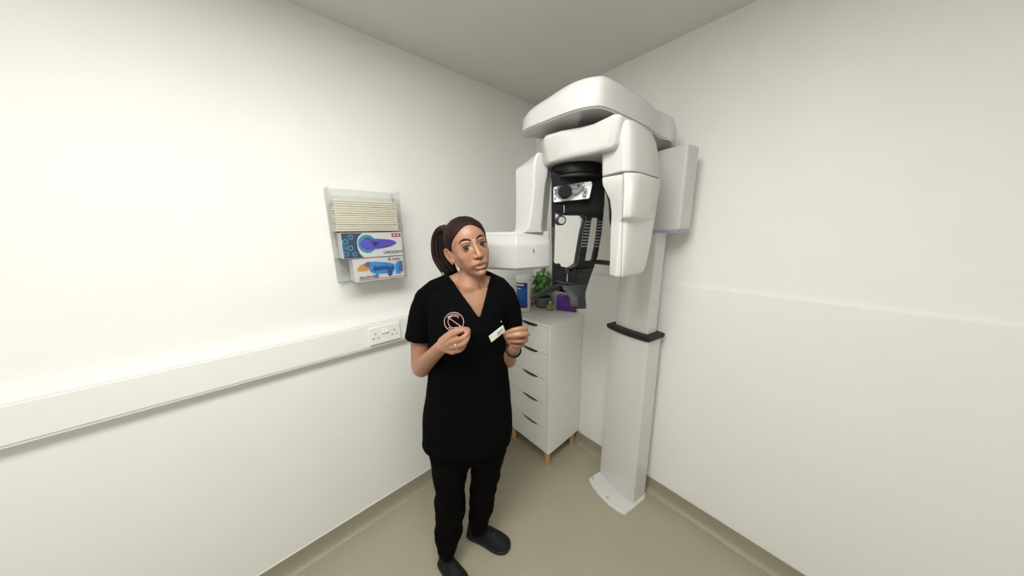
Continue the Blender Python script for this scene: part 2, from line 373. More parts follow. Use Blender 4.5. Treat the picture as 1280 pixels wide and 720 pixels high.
for k, (c, w) in enumerate(((.008, .036), (.014, .040))): decal([(A0+.192*.856, C1-c-.003), (A0+.192*.856+w, C1-c-.003), (A0+.192*.856+w, C1-c), (A0+.192*.856, C1-c)], 'red' if k == 0 else 'grey', b2, X+.0002, name='printed_line')
for pts_ in ([(.088, .052), (.100, .040), (.112, .052), (.104, .070), (.094, .064)], [(.180, .040), (.196, .046), (.192, .066), (.184, .058)], [(.224, .030), (.230, .032), (.230, .056), (.225, .054)]):
    decal([(A0+a*.856, C0+c) for a, c in round_poly(pts_, .004)], 'dblue', b2, X+.0021, name='glove_fold')
# ------------------------------------------------------------------ chest of drawers
cx0, cx1, cy0, cy1, cz0, cz1 = .060, .456, -.352, -.014, .118, pl(686, 407, 1, -.352).z
t = thing('chest_of_drawers', 'narrow white chest of five drawers on short wooden legs in the corner', 'chest of drawers', ((cx0+cx1)/2, (cy0+cy1)/2, 0))
obj('carcass_side', boxm((cx1-.018, cy0+.001, cz0), (cx1, cy1, cz1-.016)), 'cab', t, bevel=.0015)
obj('carcass_side', boxm((cx0, cy0+.001, cz0), (cx0+.018, cy1, cz1-.016)), 'cab', t, bevel=.0015)
obj('top_board', boxm((cx0-.002, cy0-.004, cz1-.016), (cx1+.002, cy1, cz1)), 'cab', t, bevel=.0025)
obj('bottom_board', boxm((cx0+.018, cy0+.001, cz0), (cx1-.018, cy1, cz0+.016)), 'cab', t)
obj('back_board', boxm((cx0+.018, cy1-.012, cz0+.016), (cx1-.018, cy1-.002, cz1-.016)), 'cab', t)
nD = 5; gap = .003; hh = (cz1-.016-cz0-.004)/nD
for i in range(nD):
    z1 = cz1-.018-i*hh; z0 = z1-hh+gap; xa, xb = cx0+.020, cx1-.020
    # front with a curved finger cut-out in its top edge
    cxm = pl(661.5, 402, 1, cy0).x; wv = .150; dp = .023
    outl = [(xa, z0), (xb, z0), (xb, z1)]
    for k in range(17):
        u = k/16; x = cxm+wv/2-u*wv; outl.append((x, z1-dp*(math.sin(math.pi*min(1, max(0, u)))**.38)))
    outl.append((xa, z1))
    bm = bmesh.new(); tr = tessellate_polygon([[Vector((a, b, 0)) for a, b in outl]])
    f = [bm.verts.new((a, cy0-.001, b)) for a, b in outl]; g = [bm.verts.new((a, cy0+.016, b)) for a, b in outl]
    for q in tr:
        try: bm.faces.new([f[i_] for i_ in q]); bm.faces.new([g[i_] for i_ in reversed(q)])
        except ValueError: pass
    for k in range(len(outl)):
        j = (k+1) % len(outl); bm.faces.new((f[k], f[j], g[j], g[k]))
    dr = obj('drawer', bm, 'cab', t)
    obj('handle_recess_shade', boxm((cxm-wv/2-.004, cy0+.010, z1-dp-.004), (cxm+wv/2+.004, cy0+.024, z1+.002)), 'dark', dr)  # dark block behind the cut-out, its colour stands in for the shade inside
for x in (cx0+.030, cx1-.035):
    for y in (cy0+.030, cy1-.035):
        obj('leg', tube([(x, y, 0), (x, y, cz0)], [.0165, .0205], n=20, ends='flat'), 'wood', t, smooth=40)
# ------------------------------------------------------------------ things on the chest
TOP = cz1
def lathe(prof, c, n=36, bm=None):
    c = Vector(c); return loft([[c + Vector((r*math.cos(2*math.pi*i/n), r*math.sin(2*math.pi*i/n), z)) for i in range(n)] for r, z in prof], bm)
def onTop(x, y): q = pl(x, y, 2, TOP); return q
q = onTop(652.5, 384.6); rT = .052; q.x = .116; q.y -= .035
zt = H(653, 344, (q-CAM).dot(MH)).z - TOP
t = thing('wipes_tub', 'white cylindrical wipes tub with a blue label, left end of the chest top', 'tub', q)
hT = zt
obj('tub_body', lathe([(rT*.90, 0), (rT*.97, .004), (rT*.97, .02), (rT*.94, .024), (rT*.94, hT-.034), (rT*.9, hT-.030)], q), 'tub', t, smooth=35)
obj('lid', lathe([(rT*.98, hT-.031), (rT*1.01, hT-.028), (rT*1.01, hT-.006), (rT*.97, hT-.001), (rT*.6, hT), (.001, hT+.0005)], q), 'tub', t, smooth=35)
def wrap(a0, a1, z0, z1, r, m, name, parent, c, n=24):
    bm = bmesh.new(); ang = [a0+(a1-a0)*i/n for i in range(n+1)]
    loft([[Vector(c)+Vector((rr*math.cos(a), rr*math.sin(a), z)) for a in ang] for z, rr in ((z0, r), (z1, r))], bm, closed=False)
    return obj(name, bm, m, parent, smooth=60, solid=.0004)
ac = math.atan2(CAM.y-q.y, CAM.x-q.x)
wrap(ac-1.5, ac+.55, .030, hT-.045, rT*.95, 'label', 'label', t, q)
wrap(ac-1.45, ac+.5, hT-.075, hT-.047, rT*.96, 'label2', 'label_band', t, q)
wrap(ac-.9, ac+.45, .048, .066, rT*.96, 'label2', 'label_band', t, q)
wrap(ac-1.2, ac+.05, hT-.066, hT-.055, rT*.972, 'lwhite', 'label_lettering', t, q)
wrap(ac-1.2, ac-.35, hT-.088, hT-.083, rT*.965, 'lwhite', 'label_lettering', t, q)
wrap(ac-.6, ac+.3, .053, .057, rT*.97, 'pink', 'label_lettering', t, q)
q = onTop(641, 384); q.x = max(q.x, .098); q.y = -.322; q.x = .100
t = thing('plastic_pot', 'small smoky clear plastic container behind the white wipes tub', 'container', q)
obj('container_wall', lathe([(.026, 0), (.030, .003), (.032, .055), (.0325, .058), (.030, .058), (.028, .004), (.001, .004)], q), 'smoke', t, smooth=40)
# plant
q = onTop(677, 380); q.x = max(q.x, .052+.056); q.y = min(q.y, -.078); q.x = max(q.x, .150)
t = thing('potted_plant', 'bushy green round-leaved plant in a grey pot on the chest', 'plant', q)
rp, hp = .058, .078
obj('pot', lathe([(rp*.82, 0), (rp*.86, .003), (rp*.98, hp-.012), (rp*1.03, hp-.010), (rp*1.03, hp), (rp*.95, hp), (rp*.93, hp-.01), (.001, hp-.011)], q), 'pot', t, smooth=35)
obj('soil', lathe([(rp*.93, hp-.012), (rp*.9, hp-.008), (.001, hp-.006)], q), 'soil', t)
sb, lb = bmesh.new(), bmesh.new(); rnd = random.Random(7)
for k in range(96):
    a = rnd.uniform(0, 6.283); el_ = rnd.uniform(.1, 1.0); rr = .080*math.sqrt(rnd.random())
    tip = q + Vector((rr*math.cos(a)-.004, rr*math.sin(a)*.85-.002, hp + .012 + .200*el_*(1-.35*(rr/.080)**2)))
    tube([q+Vector((rnd.uniform(-.02, .02), rnd.uniform(-.02, .02), hp-.01)), (q+tip)*.5+Vector((0, 0, hp*.5)), tip], [.0016, .0014, .001], sb, n=6)
    out = Vector((math.cos(a)*.8, math.sin(a)*.8, rnd.uniform(.25, .9))).normalized()
    u, v = frame_for(out); L = rnd.uniform(.015, .023)
    rings = []
    for (s, w, dz) in ((0, .15, 0), (.25, .75, .10), (.6, 1.0, .12), (.85, .85, .05), (1.1, .5, -.06), (1.25, .08, -.12)):
        c = tip + v*(s-.6)*L*1.35*(-1) + out*dz*L
        rings.append([c - u*w*L*.85 + out*.12*L*w, c, c + u*w*L*.85 + out*.12*L*w])
    loft(rings, lb, closed=False)
obj('stems', sb, 'stem', t, smooth=60); obj('foliage', lb, 'leaf', t, smooth=60, solid=.0006)
# perfume-like bottle
q = onTop(687.5, 388); ax = Vector((1, .1, 0)).normalized(); ay = Vector((-.1, 1, 0)).normalized()
def obox(c, ax, ay, w, d, z0, z1, bm=None):
    c = Vector(c); return loft([[c - ax*w/2 - ay*d/2 + ZZ*z, c + ax*w/2 - ay*d/2 + ZZ*z, c + ax*w/2 + ay*d/2 + ZZ*z, c - ax*w/2 + ay*d/2 + ZZ*z] for z in (z0, z1)], bm)
t = thing('glass_bottle', 'tiny square glass bottle of pale yellow liquid with silver cap', 'bottle', q)
obj('bottle_body', obox(q, ax, ay, .044, .030, 0, .042), 'liquid', t, bevel=.003, smooth=40)
obj('bottle_cap', tube([q+ZZ*.042, q+ZZ*.047, q+ZZ*.048, q+ZZ*.070], [.005, .005, .0085, .0085], n=20, ends='flat'), 'steel', t, smooth=40)
# purple holder
q = onTop(708, 388)
t = thing('purple_holder', 'purple plastic block with tall back and low front, right end of chest top', 'holder', q)
dirx = Vector((.93, .36, 0)).normalized(); diry = Vector((-.36, .93, 0)).normalized()
prof = [(-.066, 0), (.072, 0), (.072, .044), (.042, .054), (.028, .090), (.006, .112), (-.066, .108)]
q2 = q + diry*.006
bm = loft([[q2 + dirx*a + diry*s + ZZ*z for a, z in prof] for s in (-.030, .030)])
obj('holder_body', bm, 'purple', t, bevel=.004, smooth=40)
bm = bmesh.new()
for i in range(5): 
    a = -.030+i*.009; tube([q2+dirx*a-diry*.0305+ZZ*.042, q2+dirx*(a+.004)-diry*.0305+ZZ*(.048 if i % 2 else .052)], .0011, bm, n=6)
obj('holder_print', bm, 'pink', t)
# ------------------------------------------------------------------ X-RAY MACHINE
ANG = math.radians(-11); fx = Vector((math.cos(ANG), math.sin(ANG), 0)); fy = Vector((-math.sin(ANG), math.cos(ANG), 0))  # machine across / towards wall
CB = Vector((.830, -.155, 0))
xr = thing('panoramic_xray_machine', 'tall white dental x-ray machine with overhead arm and black patient support', 'x-ray machine', CB)
def rect(c, w, d, z, k=0, n=1, bow=0.0):
    """plan outline of the column section; front bowed out"""
    c = Vector(c); pts = []
    for i in range(9):
        u = -1+2*i/8; pts.append(c + fx*w/2*u - fy*(d/2 + bow*(1-u*u)) + ZZ*z)
    pts += [c + fx*w/2 + fy*d/2 + ZZ*z, c - fx*w/2 + fy*d/2 + ZZ*z]
    return pts
def fromG(px, py, z=0): return pl(px, py, 2, z)
# base plate
bp = [fromG(*p_, .0) for p_ in ((735.5, 600), (739, 608), (748, 620), (760, 632), (772, 640.5), (781, 645), (793, 636), (806.5, 624))]
back = [bp[-1] + fy*.10 - fx*.03, bp[0] + fy*.16 + fx*.0]
bp2 = bp + [Vector((min(b.x, 1.0), min(b.y, -.045), 0)) for b in back]
obj('base_plate', loft([bp2, [p_ + ZZ*.010 for p_ in bp2], [p_ + (CB-p_)*.04 + ZZ*.018 for p_ in bp2]]), 'gloss2', xr, bevel=.002)
for (px, py) in ((759.5, 622), (800, 616), (741, 598)):
    g = pl(px, py, 2, .018); obj('base_bolt', tube([g, g+ZZ*.004], [.007, .006], n=16, ends='flat'), 'steel', xr)
# lower column (outer sleeve), waist collar, inner column
zC = 1.035
LC = pl(748.5, 591, 2, .018); RC = pl(792.5, 629, 2, .018)
wL = (RC-LC).dot(fx); cF = (LC+RC)/2; dL = .11
cL = Vector((cF.x, cF.y, 0)) + fy*(dL/2)
def sect(z, w, d, c, bow=.012): return rect(c, w, d, z, bow=bow)
TL = H(757.5, 425, (LC-CAM).dot(MH)); TR = pl(812, 437, 2, TL.z)
obj('lower_column', loft([sect(.016, wL, dL, cL), sect(.5, wL*.99, dL, cL), sect(zC-.02, wL*.97, dL, cL)]), 'gloss2', xr, bevel=.006, seg=3, smooth=35)
obj('column_collar', loft([sect(zC-.022, wL*1.06, dL+.020, cL, .016), sect(zC, wL*1.08, dL+.026, cL, .018), sect(zC+.004, wL*1.02, dL+.01, cL, .016)]), 'dgrey', xr, bevel=.004, smooth=35)
wU = wL*.80
obj('upper_column', loft([sect(zC, wU, dL-.03, cL+fy*.006, .008), sect(1.60, wU, dL-.03, cL+fy*.006, .008), sect(1.90, wU, dL-.03, cL+fy*.006, .008)]), 'gloss2', xr, bevel=.008, smooth=35)
# carriage at the column head
cc = cL + fx*.055 + fy*.000
obj('carriage', loft([sect(1.552, .27, .085, cc, .01), sect(1.565, .29, .09, cc, .012), sect(1.90, .29, .09, cc, .012)]), 'gloss', xr, bevel=.018, seg=4, smooth=35)
obj('carriage_edge', loft([sect(1.545, .26, .075, cc, .01), sect(1.553, .275, .086, cc, .011)]), 'blueglow', xr, bevel=.002)
# overhead arm: plan outline, shallow shell
ZB, ZT = 1.935, 2.015
front = [pl(*p_, 2, ZB) for p_ in ((655, 173), (653, 168), (660, 162), (680, 154), (700, 146), (725, 138), (745, 135), (757, 136.5), (775, 144), (808, 160), (825, 172))]
front = [Vector((p_.x, p_.y, ZB)) for p_ in front]
tail = [Vector((.955, -.155, ZB-.012)), Vector((.94, -.075, ZB-.055)), Vector((.90, -.055, ZB-.07)), Vector((.76, -.055, ZB-.07)), Vector((.71, -.09, ZB-.05)), Vector((.70, -.22, ZB-.01)), Vector((.66, -.40, ZB)), Vector((.60, -.60, ZB))]
ol = front + tail
ctr = Vector((.80, -.42, 0))
def scl(P, s, z): return [Vector((ctr.x+(p_.x-ctr.x)*s, ctr.y+(p_.y-ctr.y)*s, p_.z+z)) for p_ in P]
k2 = [Vector(p_) for p_ in smoothpath([tuple(p_) for p_ in ol + [ol[0]]], 4)[:-1]]
k2 = [p_ if p_.y < -.04 else Vector((p_.x, -.04, p_.z)) for p_ in k2]
def taper(P, s, dz):                 # shell is thinner at its free end
    o = []
    for p_ in scl(P, s, 0):
        f = min(1, max(0, (p_.x - .60)/.22)); o.append(p_ + ZZ*dz*(.72+.28*f))
    return o
shell = obj('overhead_arm', loft([scl(k2, .93, .006), scl(k2, .975, 0), scl(k2, .995, .003), scl(k2, 1.0, .010), taper(k2, .99, .070), taper(k2, .955, .092), taper(k2, .86, .104), taper(k2, .5, .110)]), 'gloss', xr, smooth=55)
bm = bmesh.new(); n_ = len(k2); lp = scl(k2, .998, .0045)
loft([scl(k2, 1.0012, .0042), scl(k2, 1.0012, .0060)], bm, caps=False); obj('arm_seam', bm, 'seam', shell)
# turntable between overhead arm and rotor
cR = Vector((.800, -.43, 0))
obj('turntable', lathe([(.11, 1.895), (.11, 1.945)], cR, 40), 'seam', xr, smooth=40)
# rotating arm: beam from the sensor head (far left) to the tube head (near right)
def rb(pts, z): return [Vector((p_[0], p_[1], z)) for p_ in pts]
topf = [pl(*p_, 2, 1.905) for p_ in ((673, 180), (680, 169.5), (700, 163.5), (725, 159), (742, 154.5), (769, 141.5), (777, 141.5), (793, 150.5), (808, 161))]
topf = [(p_.x, p_.y) for p_ in topf]
bf = [pl(*p_, 2, 1.822) for p_ in ((677, 205), (684, 201), (700, 197), (722, 192), (738, 188.5), (756, 184), (768, 181), (795, 184), (812, 193))]
bf = [(p_.x, p_.y) for p_ in bf]
#print('topf', [(round(a, 2), round(b, 2)) for a, b in topf]); print('bf', [(round(a, 2), round(b, 2)) for a, b in bf])

for n_, p_ in (('tub', onTop(652.5, 384.6)), ('smoke', onTop(640, 382)), ('pot', onTop(677, 380)), ('bottle', onTop(686, 384)), ('purple', onTop(707, 385.5))): print('TOPS', n_, tuple(round(c, 3) for c in p_))
print('CB', tuple(round(c,3) for c in cL), tuple(round(c,3) for c in cc), wL)
beamback = [(.945, -.34), (.86, -.34), (.74, -.42), (.62, -.50), (.595, -.57)]
B0 = rb(bf + beamback, 1.822); B1 = rb(topf + beamback, 1.905)
cB = Vector((.80, -.52, 0))
def sc2(P, s, z): return [Vector((cB.x+(p_.x-cB.x)*s, cB.y+(p_.y-cB.y)*s, z)) for p_ in P]
rotor = obj('rotating_arm', loft([sc2(B0, .94, 1.812), sc2(B0, 1, 1.824), sc2(B1, 1, 1.895), sc2(B1, .96, 1.908)]), 'gloss', xr, bevel=.012, seg=4, smooth=60)
def podring(z, spec):                # spec: (px, distance) pairs, read at the height z
    out = []
    for px, d in spec:
        p0 = H(px, 300, d)
        # find the row that shows height z at that distance, then re-read
        py = 300
        for _ in range(6):
            p0 = H(px, py, d); py += (p0.z - z)*FPX/d*1.02
        p0 = H(px, py, d); out.append(Vector((p0.x, p0.y, z)))
    return out
# tube head, upper housing then lower casing
def head(z, A, F, G, Q, dF, dA=.985, dQ=1.03): return podring(z, [(A, dA), (F-9, dF+.004), (F, dF), (G, dF+.012), (Q, dQ), (Q-8, 1.15), (A+12, 1.13)])
obj('tube_head_housing', loft([head(1.742, 752.5, 788, 798, 824, .905), head(1.80, 752.5, 788, 798, 824, .905), head(1.86, 753, 788, 797, 820, .905), head(1.895, 757, 786, 794, 814, .915)]), 'gloss', xr, bevel=.006, seg=3, smooth=50)
obj('housing_gap', loft([head(1.738, 753.5, 787, 797, 823, .908), head(1.743, 753.5, 787, 797, 823, .908)]), 'seam', xr)
hd_ = [(1.739, 752.3, 790, 801, 825.5, .903), (1.715, 753, 791, 801, 825, .903), (1.690, 757.5, 791, 800, 823.5, .903), (1.665, 762, 790, 799, 822, .903), (1.625, 764, 789, 797, 820, .906), (1.602, 764, 788, 795, 818.5, .912),
       (1.590, 763.5, 784, 792, 818, .930), (1.52, 762.5, 782.5, 790, 814, .935), (1.45, 762, 780, 787, 809.5, .940), (1.405, 761.5, 778.5, 784, 805, .945), (1.395, 762.5, 778, 783, 800, .950)]
th = obj('tube_head_casing', loft([head(*h) for h in hd_]), 'gloss2', xr, bevel=.005, seg=3, smooth=50)
sp = [podring(z, [(779-(1.739-z)*9, dd)])[0] for z, dd in ((1.735, .9105), (1.60, .9180), (1.590, .9330), (1.45, .9415), (1.40, .946))]
# sensor head: vertical casing on the far side with the long low nose
def lp_(z, Lp, Fp, Rp, Qp): return podring(z, [(Lp, 1.20), (Fp-3, 1.135), (Fp, 1.13), (Rp, 1.15), (Qp, 1.25), (Lp+16, 1.31)])
obj('sensor_head_casing', loft([lp_(1.555, 641, 655, 678, 685), lp_(1.575, 644, 661, 676.5, 683.5), lp_(1.62, 644.5, 664, 678, 684.5), lp_(1.70, 644.8, 667, 680, 687), lp_(1.745, 644.6, 668.5, 681.5, 688), lp_(1.775, 644.4, 668, 684, 689.5), lp_(1.812, 644, 669, 686, 690.5), lp_(1.835, 655, 670, 687, 690.5), lp_(1.86, 668, 674, 687, 690)]), 'gloss', xr, bevel=.007, seg=3, smooth=50)
def nose(z, o, e=0): return podring(z, [(590, 1.28), (592-e, 1.20), (600-e, 1.165+o), (622, 1.135+o), (645, 1.100+o), (687+e-abs(o)*60, 1.165+o), (687-abs(o)*60, 1.30), (650, 1.36), (610, 1.34)])
sn = obj('sensor_head', loft([nose(1.402, .012), nose(1.412, .002), nose(1.50, 0), nose(1.515, .004), nose(1.530, .014), nose(1.553, .018), nose(1.560, .028)]), 'gloss', xr, bevel=.003, seg=3, smooth=30)
p_ = H(667, 313, 1.128); obj('sensor_mark', tube([p_ + ZZ*.005 - MH*.001, p_ - ZZ*.005 - MH*.001], .0022, n=8), 'seam', sn)
# --- patient support
HC = H(721, 205, 1.165); 
obj('support_hub', lathe([(.098, 1.772), (.103, 1.776), (.103, 1.806), (.098, 1.813)], (HC.x, HC.y, 0), 48), 'black', xr, smooth=40)
obj('hub_ring', lathe([(.094, 1.760), (.1005, 1.762), (.1005, 1.771), (.094, 1.773)], (HC.x, HC.y, 0), 48), 'dgrey', xr, smooth=40)
for c_ in (xr.children): pass
def dsup(x, y): u = (x-721)/34; return 1.075 + .035*u*u
outer = [(690.3, 214), (752, 212), (755.6, 224), (755.8, 240), (755.5, 254), (753.7, 275.5), (752.4, 290), (747, 320.5), (742.5, 334), (738, 346), (734.9, 355.7), (731.8, 366.4), (722, 368), (711, 367), (698, 364), (690.6, 362), (690.4, 351), (691, 328), (690.5, 305), (690.3, 270)]
h1 = round_poly([(695.5, 269), (730.5, 268.6), (733.6, 273), (729.5, 290), (722.4, 330.5), (713.5, 336), (701.3, 333.5), (700.5, 330), (694, 327.5)], 2.5)
h2 = round_poly([(740, 271.7), (748.8, 272.3), (745.6, 300), (740.2, 326), (731.2, 326.7), (737.2, 290)], 2.5)
def dense(l, step=5):
    o = []
    for i in range(len(l)):
        a_, b_ = l[i], l[(i+1) % len(l)]; n = max(1, int(math.hypot(a_[0]-b_[0], a_[1]-b_[1])//step))
        for k in range(n): o.append((a_[0]+(b_[0]-a_[0])*k/n, a_[1]+(b_[1]-a_[1])*k/n))
    return o
fr = obj('support_frame', prism(dense(outer), [dense(h1, 6), dense(h2, 6)], dsup, .022), 'black', xr, bevel=.0025, seg=2)
mo = [(694.2, 267.5), (731, 267), (735, 272), (730.5, 290), (723.6, 331.5), (713.5, 337.5), (700.5, 335), (699.5, 331), (692.8, 328.5)]
obj('mirror', prism(mo, None, lambda x, y: dsup(711, 0)+.020+.00035*(x-711), .004), 'mirror', xr)
# side wings of the frame, wrapping back to the hub
bm = bmesh.new()
loft([[H(x, y, dsup(x, y)+a_) for a_ in (.01, .07)] + [H(x+s, y, dsup(x, y)+a_) for a_ in (.07, .01)] for x, y, s in ((753.5, 213, 2), (754, 235, 2), (753.5, 255, 2), (751.5, 276, 1.5))], bm)
obj('support_cheek', bm, 'black', xr, bevel=.002)
# ribs on the two posts
for i in range(9):
    y = 277.2 + i*3.85; t_ = (y-273)/57
    for k_, (xa, xb) in enumerate(((733.3-(y-273)*.205, 739.3-(y-273)*.155), (749.3-(y-273)*.165, 753.6-(y-275)*.125))):
        bm = bmesh.new(); tube([H(xa, y, dsup(xa, y)-.0008), H(xb, y-.15, dsup(xb, y)-.0008)], .0012, bm, n=6); obj('scale_mark', bm, 'ribs', fr)
for i in range(16):
    y = 285+i*2.7; bm = bmesh.new(); tube([H(690.9, y, dsup(691, y)-.0006), H(692.6, y, dsup(692, y)-.0006)], .0009, bm, n=6); obj('scale_mark', bm, 'ribs', fr)
# control panel
cpn = obj('control_panel', prism(round_poly([(692, 233.6), (739.2, 226.6), (740.4, 230), (736.6, 248), (692, 252.8)], 2), None, lambda x, y: dsup(x, y)-.004, .006), 'panelw', xr)
obj('panel_field', prism(round_poly([(694, 238), (699, 231.9), (731, 228.4), (729, 235), (722, 241), (711, 245.5), (700, 247), (694, 244)], 2), None, lambda x, y: dsup(x, y)-.005, .002), 'panelg', cpn)
p_ = H(706, 240, dsup(706, 0)-.004); kn = obj('knob', tube([p_, p_-MH*.014, p_-MH*.020], [.0255, .0245, .022], n=32, ends='flat'), 'black', cpn, bevel=.002, smooth=40)
for x, y in ((731.6, 237.6), (730.4, 243.6)):
    bt = obj('button', prism(round_poly([(x-2, y-2.2), (x+2, y-2.2), (x+2, y+2.2), (x-2, y+2.2)], .5), None, dsup(x, y)-.0060, .003), 'panelg', cpn)
    obj('button_face', prism(round_poly([(x-1.2, y-1.4), (x+1.2, y-1.4), (x+1.2, y+1.4), (x-1.2, y+1.4)], .4), None, dsup(x, y)-.0066, .001), 'ribs', bt)
for x, y in ((723, 232.3), (728.8, 231.5)): obj('panel_symbol', prism(round_poly([(x-1.4, y-1.3), (x+1.4, y-1.3), (x, y+1.3)], .3), None, dsup(x, y)-.0058, .001), 'panelw' if x > 725 else 'black', cpn)
for y in (237, 242, 248): obj('panel_symbol', prism([(693, y-1), (694.6, y-1.2), (694.6, y+1.0), (693, y+1.2)], None, dsup(694, y)-.0052, .001), 'panelg', cpn)
obj('slider_mark', prism([(704.6, 256.5), (705.6, 256.5), (705.6, 266), (704.6, 266)], None, dsup(705, 0)-.001, .002), 'steel', fr)
p_ = H(701.3, 275.6, dsup(701, 0)-.002); hr = obj('temple_pad', tube([p_+MH*.02, p_-MH*.010, p_-MH*.014], [.0185, .0185, .015], n=28, ends='flat'), 'dgrey', xr, bevel=.002, smooth=40)
obj('pad_face', tube([p_-MH*.0138, p_-MH*.0150], [.013, .013], n=24, ends='flat'), 'ribs', hr)
obj('pad_arm', tube([H(700.5, 262, dsup(700, 0)+.004), p_+MH*.008], [.006, .006], n=10), 'black', hr)
# chin slide block
obj('chin_slide', prism(round_poly([(695.5, 331.5), (699.5, 333), (713, 338.5), (720, 334), (719.4, 355.5), (695.8, 352)], 1.5), None, lambda x, y: dsup(x, y)+.003, .03), 'black', xr, bevel=.002)
obj('chin_pin', tube([H(709.2, 343, 1.072), H(708.8, 351.5, 1.072)], [.0016, .0030], n=10), 'steel', xr, smooth=40)
obj('pin_slot', prism(round_poly([(706.8, 335), (711.8, 336.5), (711, 343), (707, 342)], 1), None, 1.0735, .006), 'dark', xr)
obj('chin_bar', tube([H(695.5, 351.5, 1.086), H(708, 354.5, 1.070), H(719, 354.8, 1.070)], [.0045]*3, n=10), 'dgrey', xr, smooth=40)
# lower yoke: left hand grip reaching out to the left, right grip hanging down
def flat(c, w, hgt, dirv, up, n=20): return ell(c, dirv*w, up*hgt, n)
gp = [((702, 357.5), 1.085, 5.4, 8.5), ((694, 359.5), 1.075, 5.2, 8), ((686, 362.5), 1.045, 4.6, 8), ((678, 366.5), 1.01, 4.0, 9), ((670, 369.6), .985, 3.6, 10), ((665, 371.2), .975, 2.8, 9), ((662.8, 371.8), .972, 1.2, 5)]
rg = []
for (x, y), d, hgt, dp in gp:
    c = H(x, y, d); s = d/FPX; ax1 = (MH*.92 - ZZ*.10 + RH*.18).normalized(); up1 = (ZZ*.95 + RH*.25).normalized()
    rg.append(ell(c, ax1*dp*s*.85, up1*hgt*s, 22))
obj('left_hand_grip', loft(rg), 'dgrey', xr, smooth=60)
def blk(y, xl, xr_, d, th_=.045): return [H(xl, y, d), H((xl+xr_)/2, y, d-.010), H(xr_, y, d), H(xr_-1.5, y, d+th_), H(xl+1.5, y, d+th_)]
obj('right_hand_grip', loft([blk(355, 700, 735, 1.080, .03), blk(361, 703, 733.5, 1.066, .04), blk(366, 708, 732, 1.054), blk(372, 711.5, 731.8, 1.040), blk(380, 712.2, 732.6, 1.028), blk(384.5, 712.6, 733, 1.024), blk(386, 714.5, 731.5, 1.034, .03)]), 'dgrey', xr, bevel=.006, seg=3, smooth=60)
# support arm back to the column
obj('support_arm', tube(smoothpath([H(731, 331.5, 1.10), H(738, 328.5, 1.115), H(748, 327.5, 1.15), H(762, 329, 1.21), H(776, 329, 1.30)], 3), [.006]+[.0085]*5+[.0105]*7, n=14), 'black', xr, smooth=60)
obj('cable', tube(smoothpath([H(755, 230, 1.08), H(758.5, 240, 1.03), H(761.5, 251, 1.0), H(762.6, 262, .995), H(763.4, 278, 1.0), H(766, 286, 1.06)], 4), .0042, n=10), 'black', xr, smooth=60)
bm = bmesh.new(); tube([p_ - MH*.0006 for p_ in sp], .0011, bm, n=6); obj('casing_seam', bm, 'ribs', th)

# ------------------------------------------------------------------ THE WOMAN
def seg(bm, pts, rads, n=14): tube(pts, rads, bm, n=n)
def ering(py, pxl, pxr, d, thick, n=32, yaw=0, pw=2.0):
    A = H(pxl, py, d); B_ = H(pxr, py, d); c = (A+B_)/2; a = (B_-A).length/2
    ax1 = RH; ax2 = MH; c = Vector((c.x, c.y, c.z)); out = []
    for i in range(n):
        t_ = 2*math.pi*i/n; ct, st = math.cos(t_), math.sin(t_)
        out.append(c + ax1*a*math.copysign(abs(ct)**(2/pw), ct) + ax2*thick*math.copysign(abs(st)**(2/pw), st))
    return out
# head frame
mid = H(594.5, 307.5, .912)
f0 = (CAM-mid).normalized(); r0 = (RT - f0*RT.dot(f0)).normalized(); u0 = f0.cross(r0)*1
if u0.z < 0: u0 = -u0
th_ = math.radians(15); u1 = u0*math.cos(th_) - r0*math.sin(th_); r1 = r0*math.cos(th_) + u0*math.sin(th_)
yw = math.radians(19); Fh = f0*math.cos(yw) + r1*math.sin(yw); Xh = r1*math.cos(yw) - f0*math.sin(yw); Zh = u1
pt = math.radians(-3); Fh, Zh = (Fh*math.cos(pt)+Zh*math.sin(pt)), (Zh*math.cos(pt)-Fh*math.sin(pt))
HS = .97
O = mid - Fh*.083*HS
def L(x, y, z): return O + (Xh*x + Fh*y + Zh*z)*HS
HM = Matrix(((Xh.x*HS, Fh.x*HS, Zh.x*HS, O.x), (Xh.y*HS, Fh.y*HS, Zh.y*HS, O.y), (Xh.z*HS, Fh.z*HS, Zh.z*HS, O.z), (0, 0, 0, 1)))
bm = bmesh.new()
ellipsoid(bm, (0, -.012, .026), (.0715, .090, .076), HM, 32, 24)
ellipsoid(bm, (0, .020, -.012), (.0625, .064, .080), HM, 32, 24)
ellipsoid(bm, (0, .030, -.050), (.0475, .051, .052), HM, 32, 24)
ellipsoid(bm, (0, .066, -.095), (.0195, .019, .016), HM)            # chin
for s in (-1, 1):
    seg(bm, [L(s*.054, -.004, -.020), L(s*.0495, .004, -.052), L(s*.030, .034, -.083), L(s*.010, .060, -.096)], [.014*HS, .0140*HS, .0140*HS, .0120*HS])
    ellipsoid(bm, (s*.033, .045, -.026), (.028, .027, .030), HM)       # cheek
    ellipsoid(bm, (s*.023, .041, -.055), (.029, .031, .034), HM)
    # ear
    e = [(.066, -.004, -.006), (.076, -.012, .010), (.083, -.022, .010), (.084, -.027, -.006), (.079, -.022, -.026), (.071, -.010, -.046), (.066, -.004, -.038)]
    seg(bm, [L(s*x, y, z) for x, y, z in e], [.004, .0046, .0050, .0050, .0050, .0062, .005])
    ellipsoid(bm, (s*.0725, -.016, -.008), (.0065, .015, .026), HM); ellipsoid(bm, (s*.0720, -.013, -.034), (.006, .011, .012), HM)
seg(bm, [L(-.042, .064, .018), L(-.022, .075, .020), L(0, .078, .016), L(.022, .075, .020), L(.042, .064, .018)], [.004, .005, .005, .005, .004])
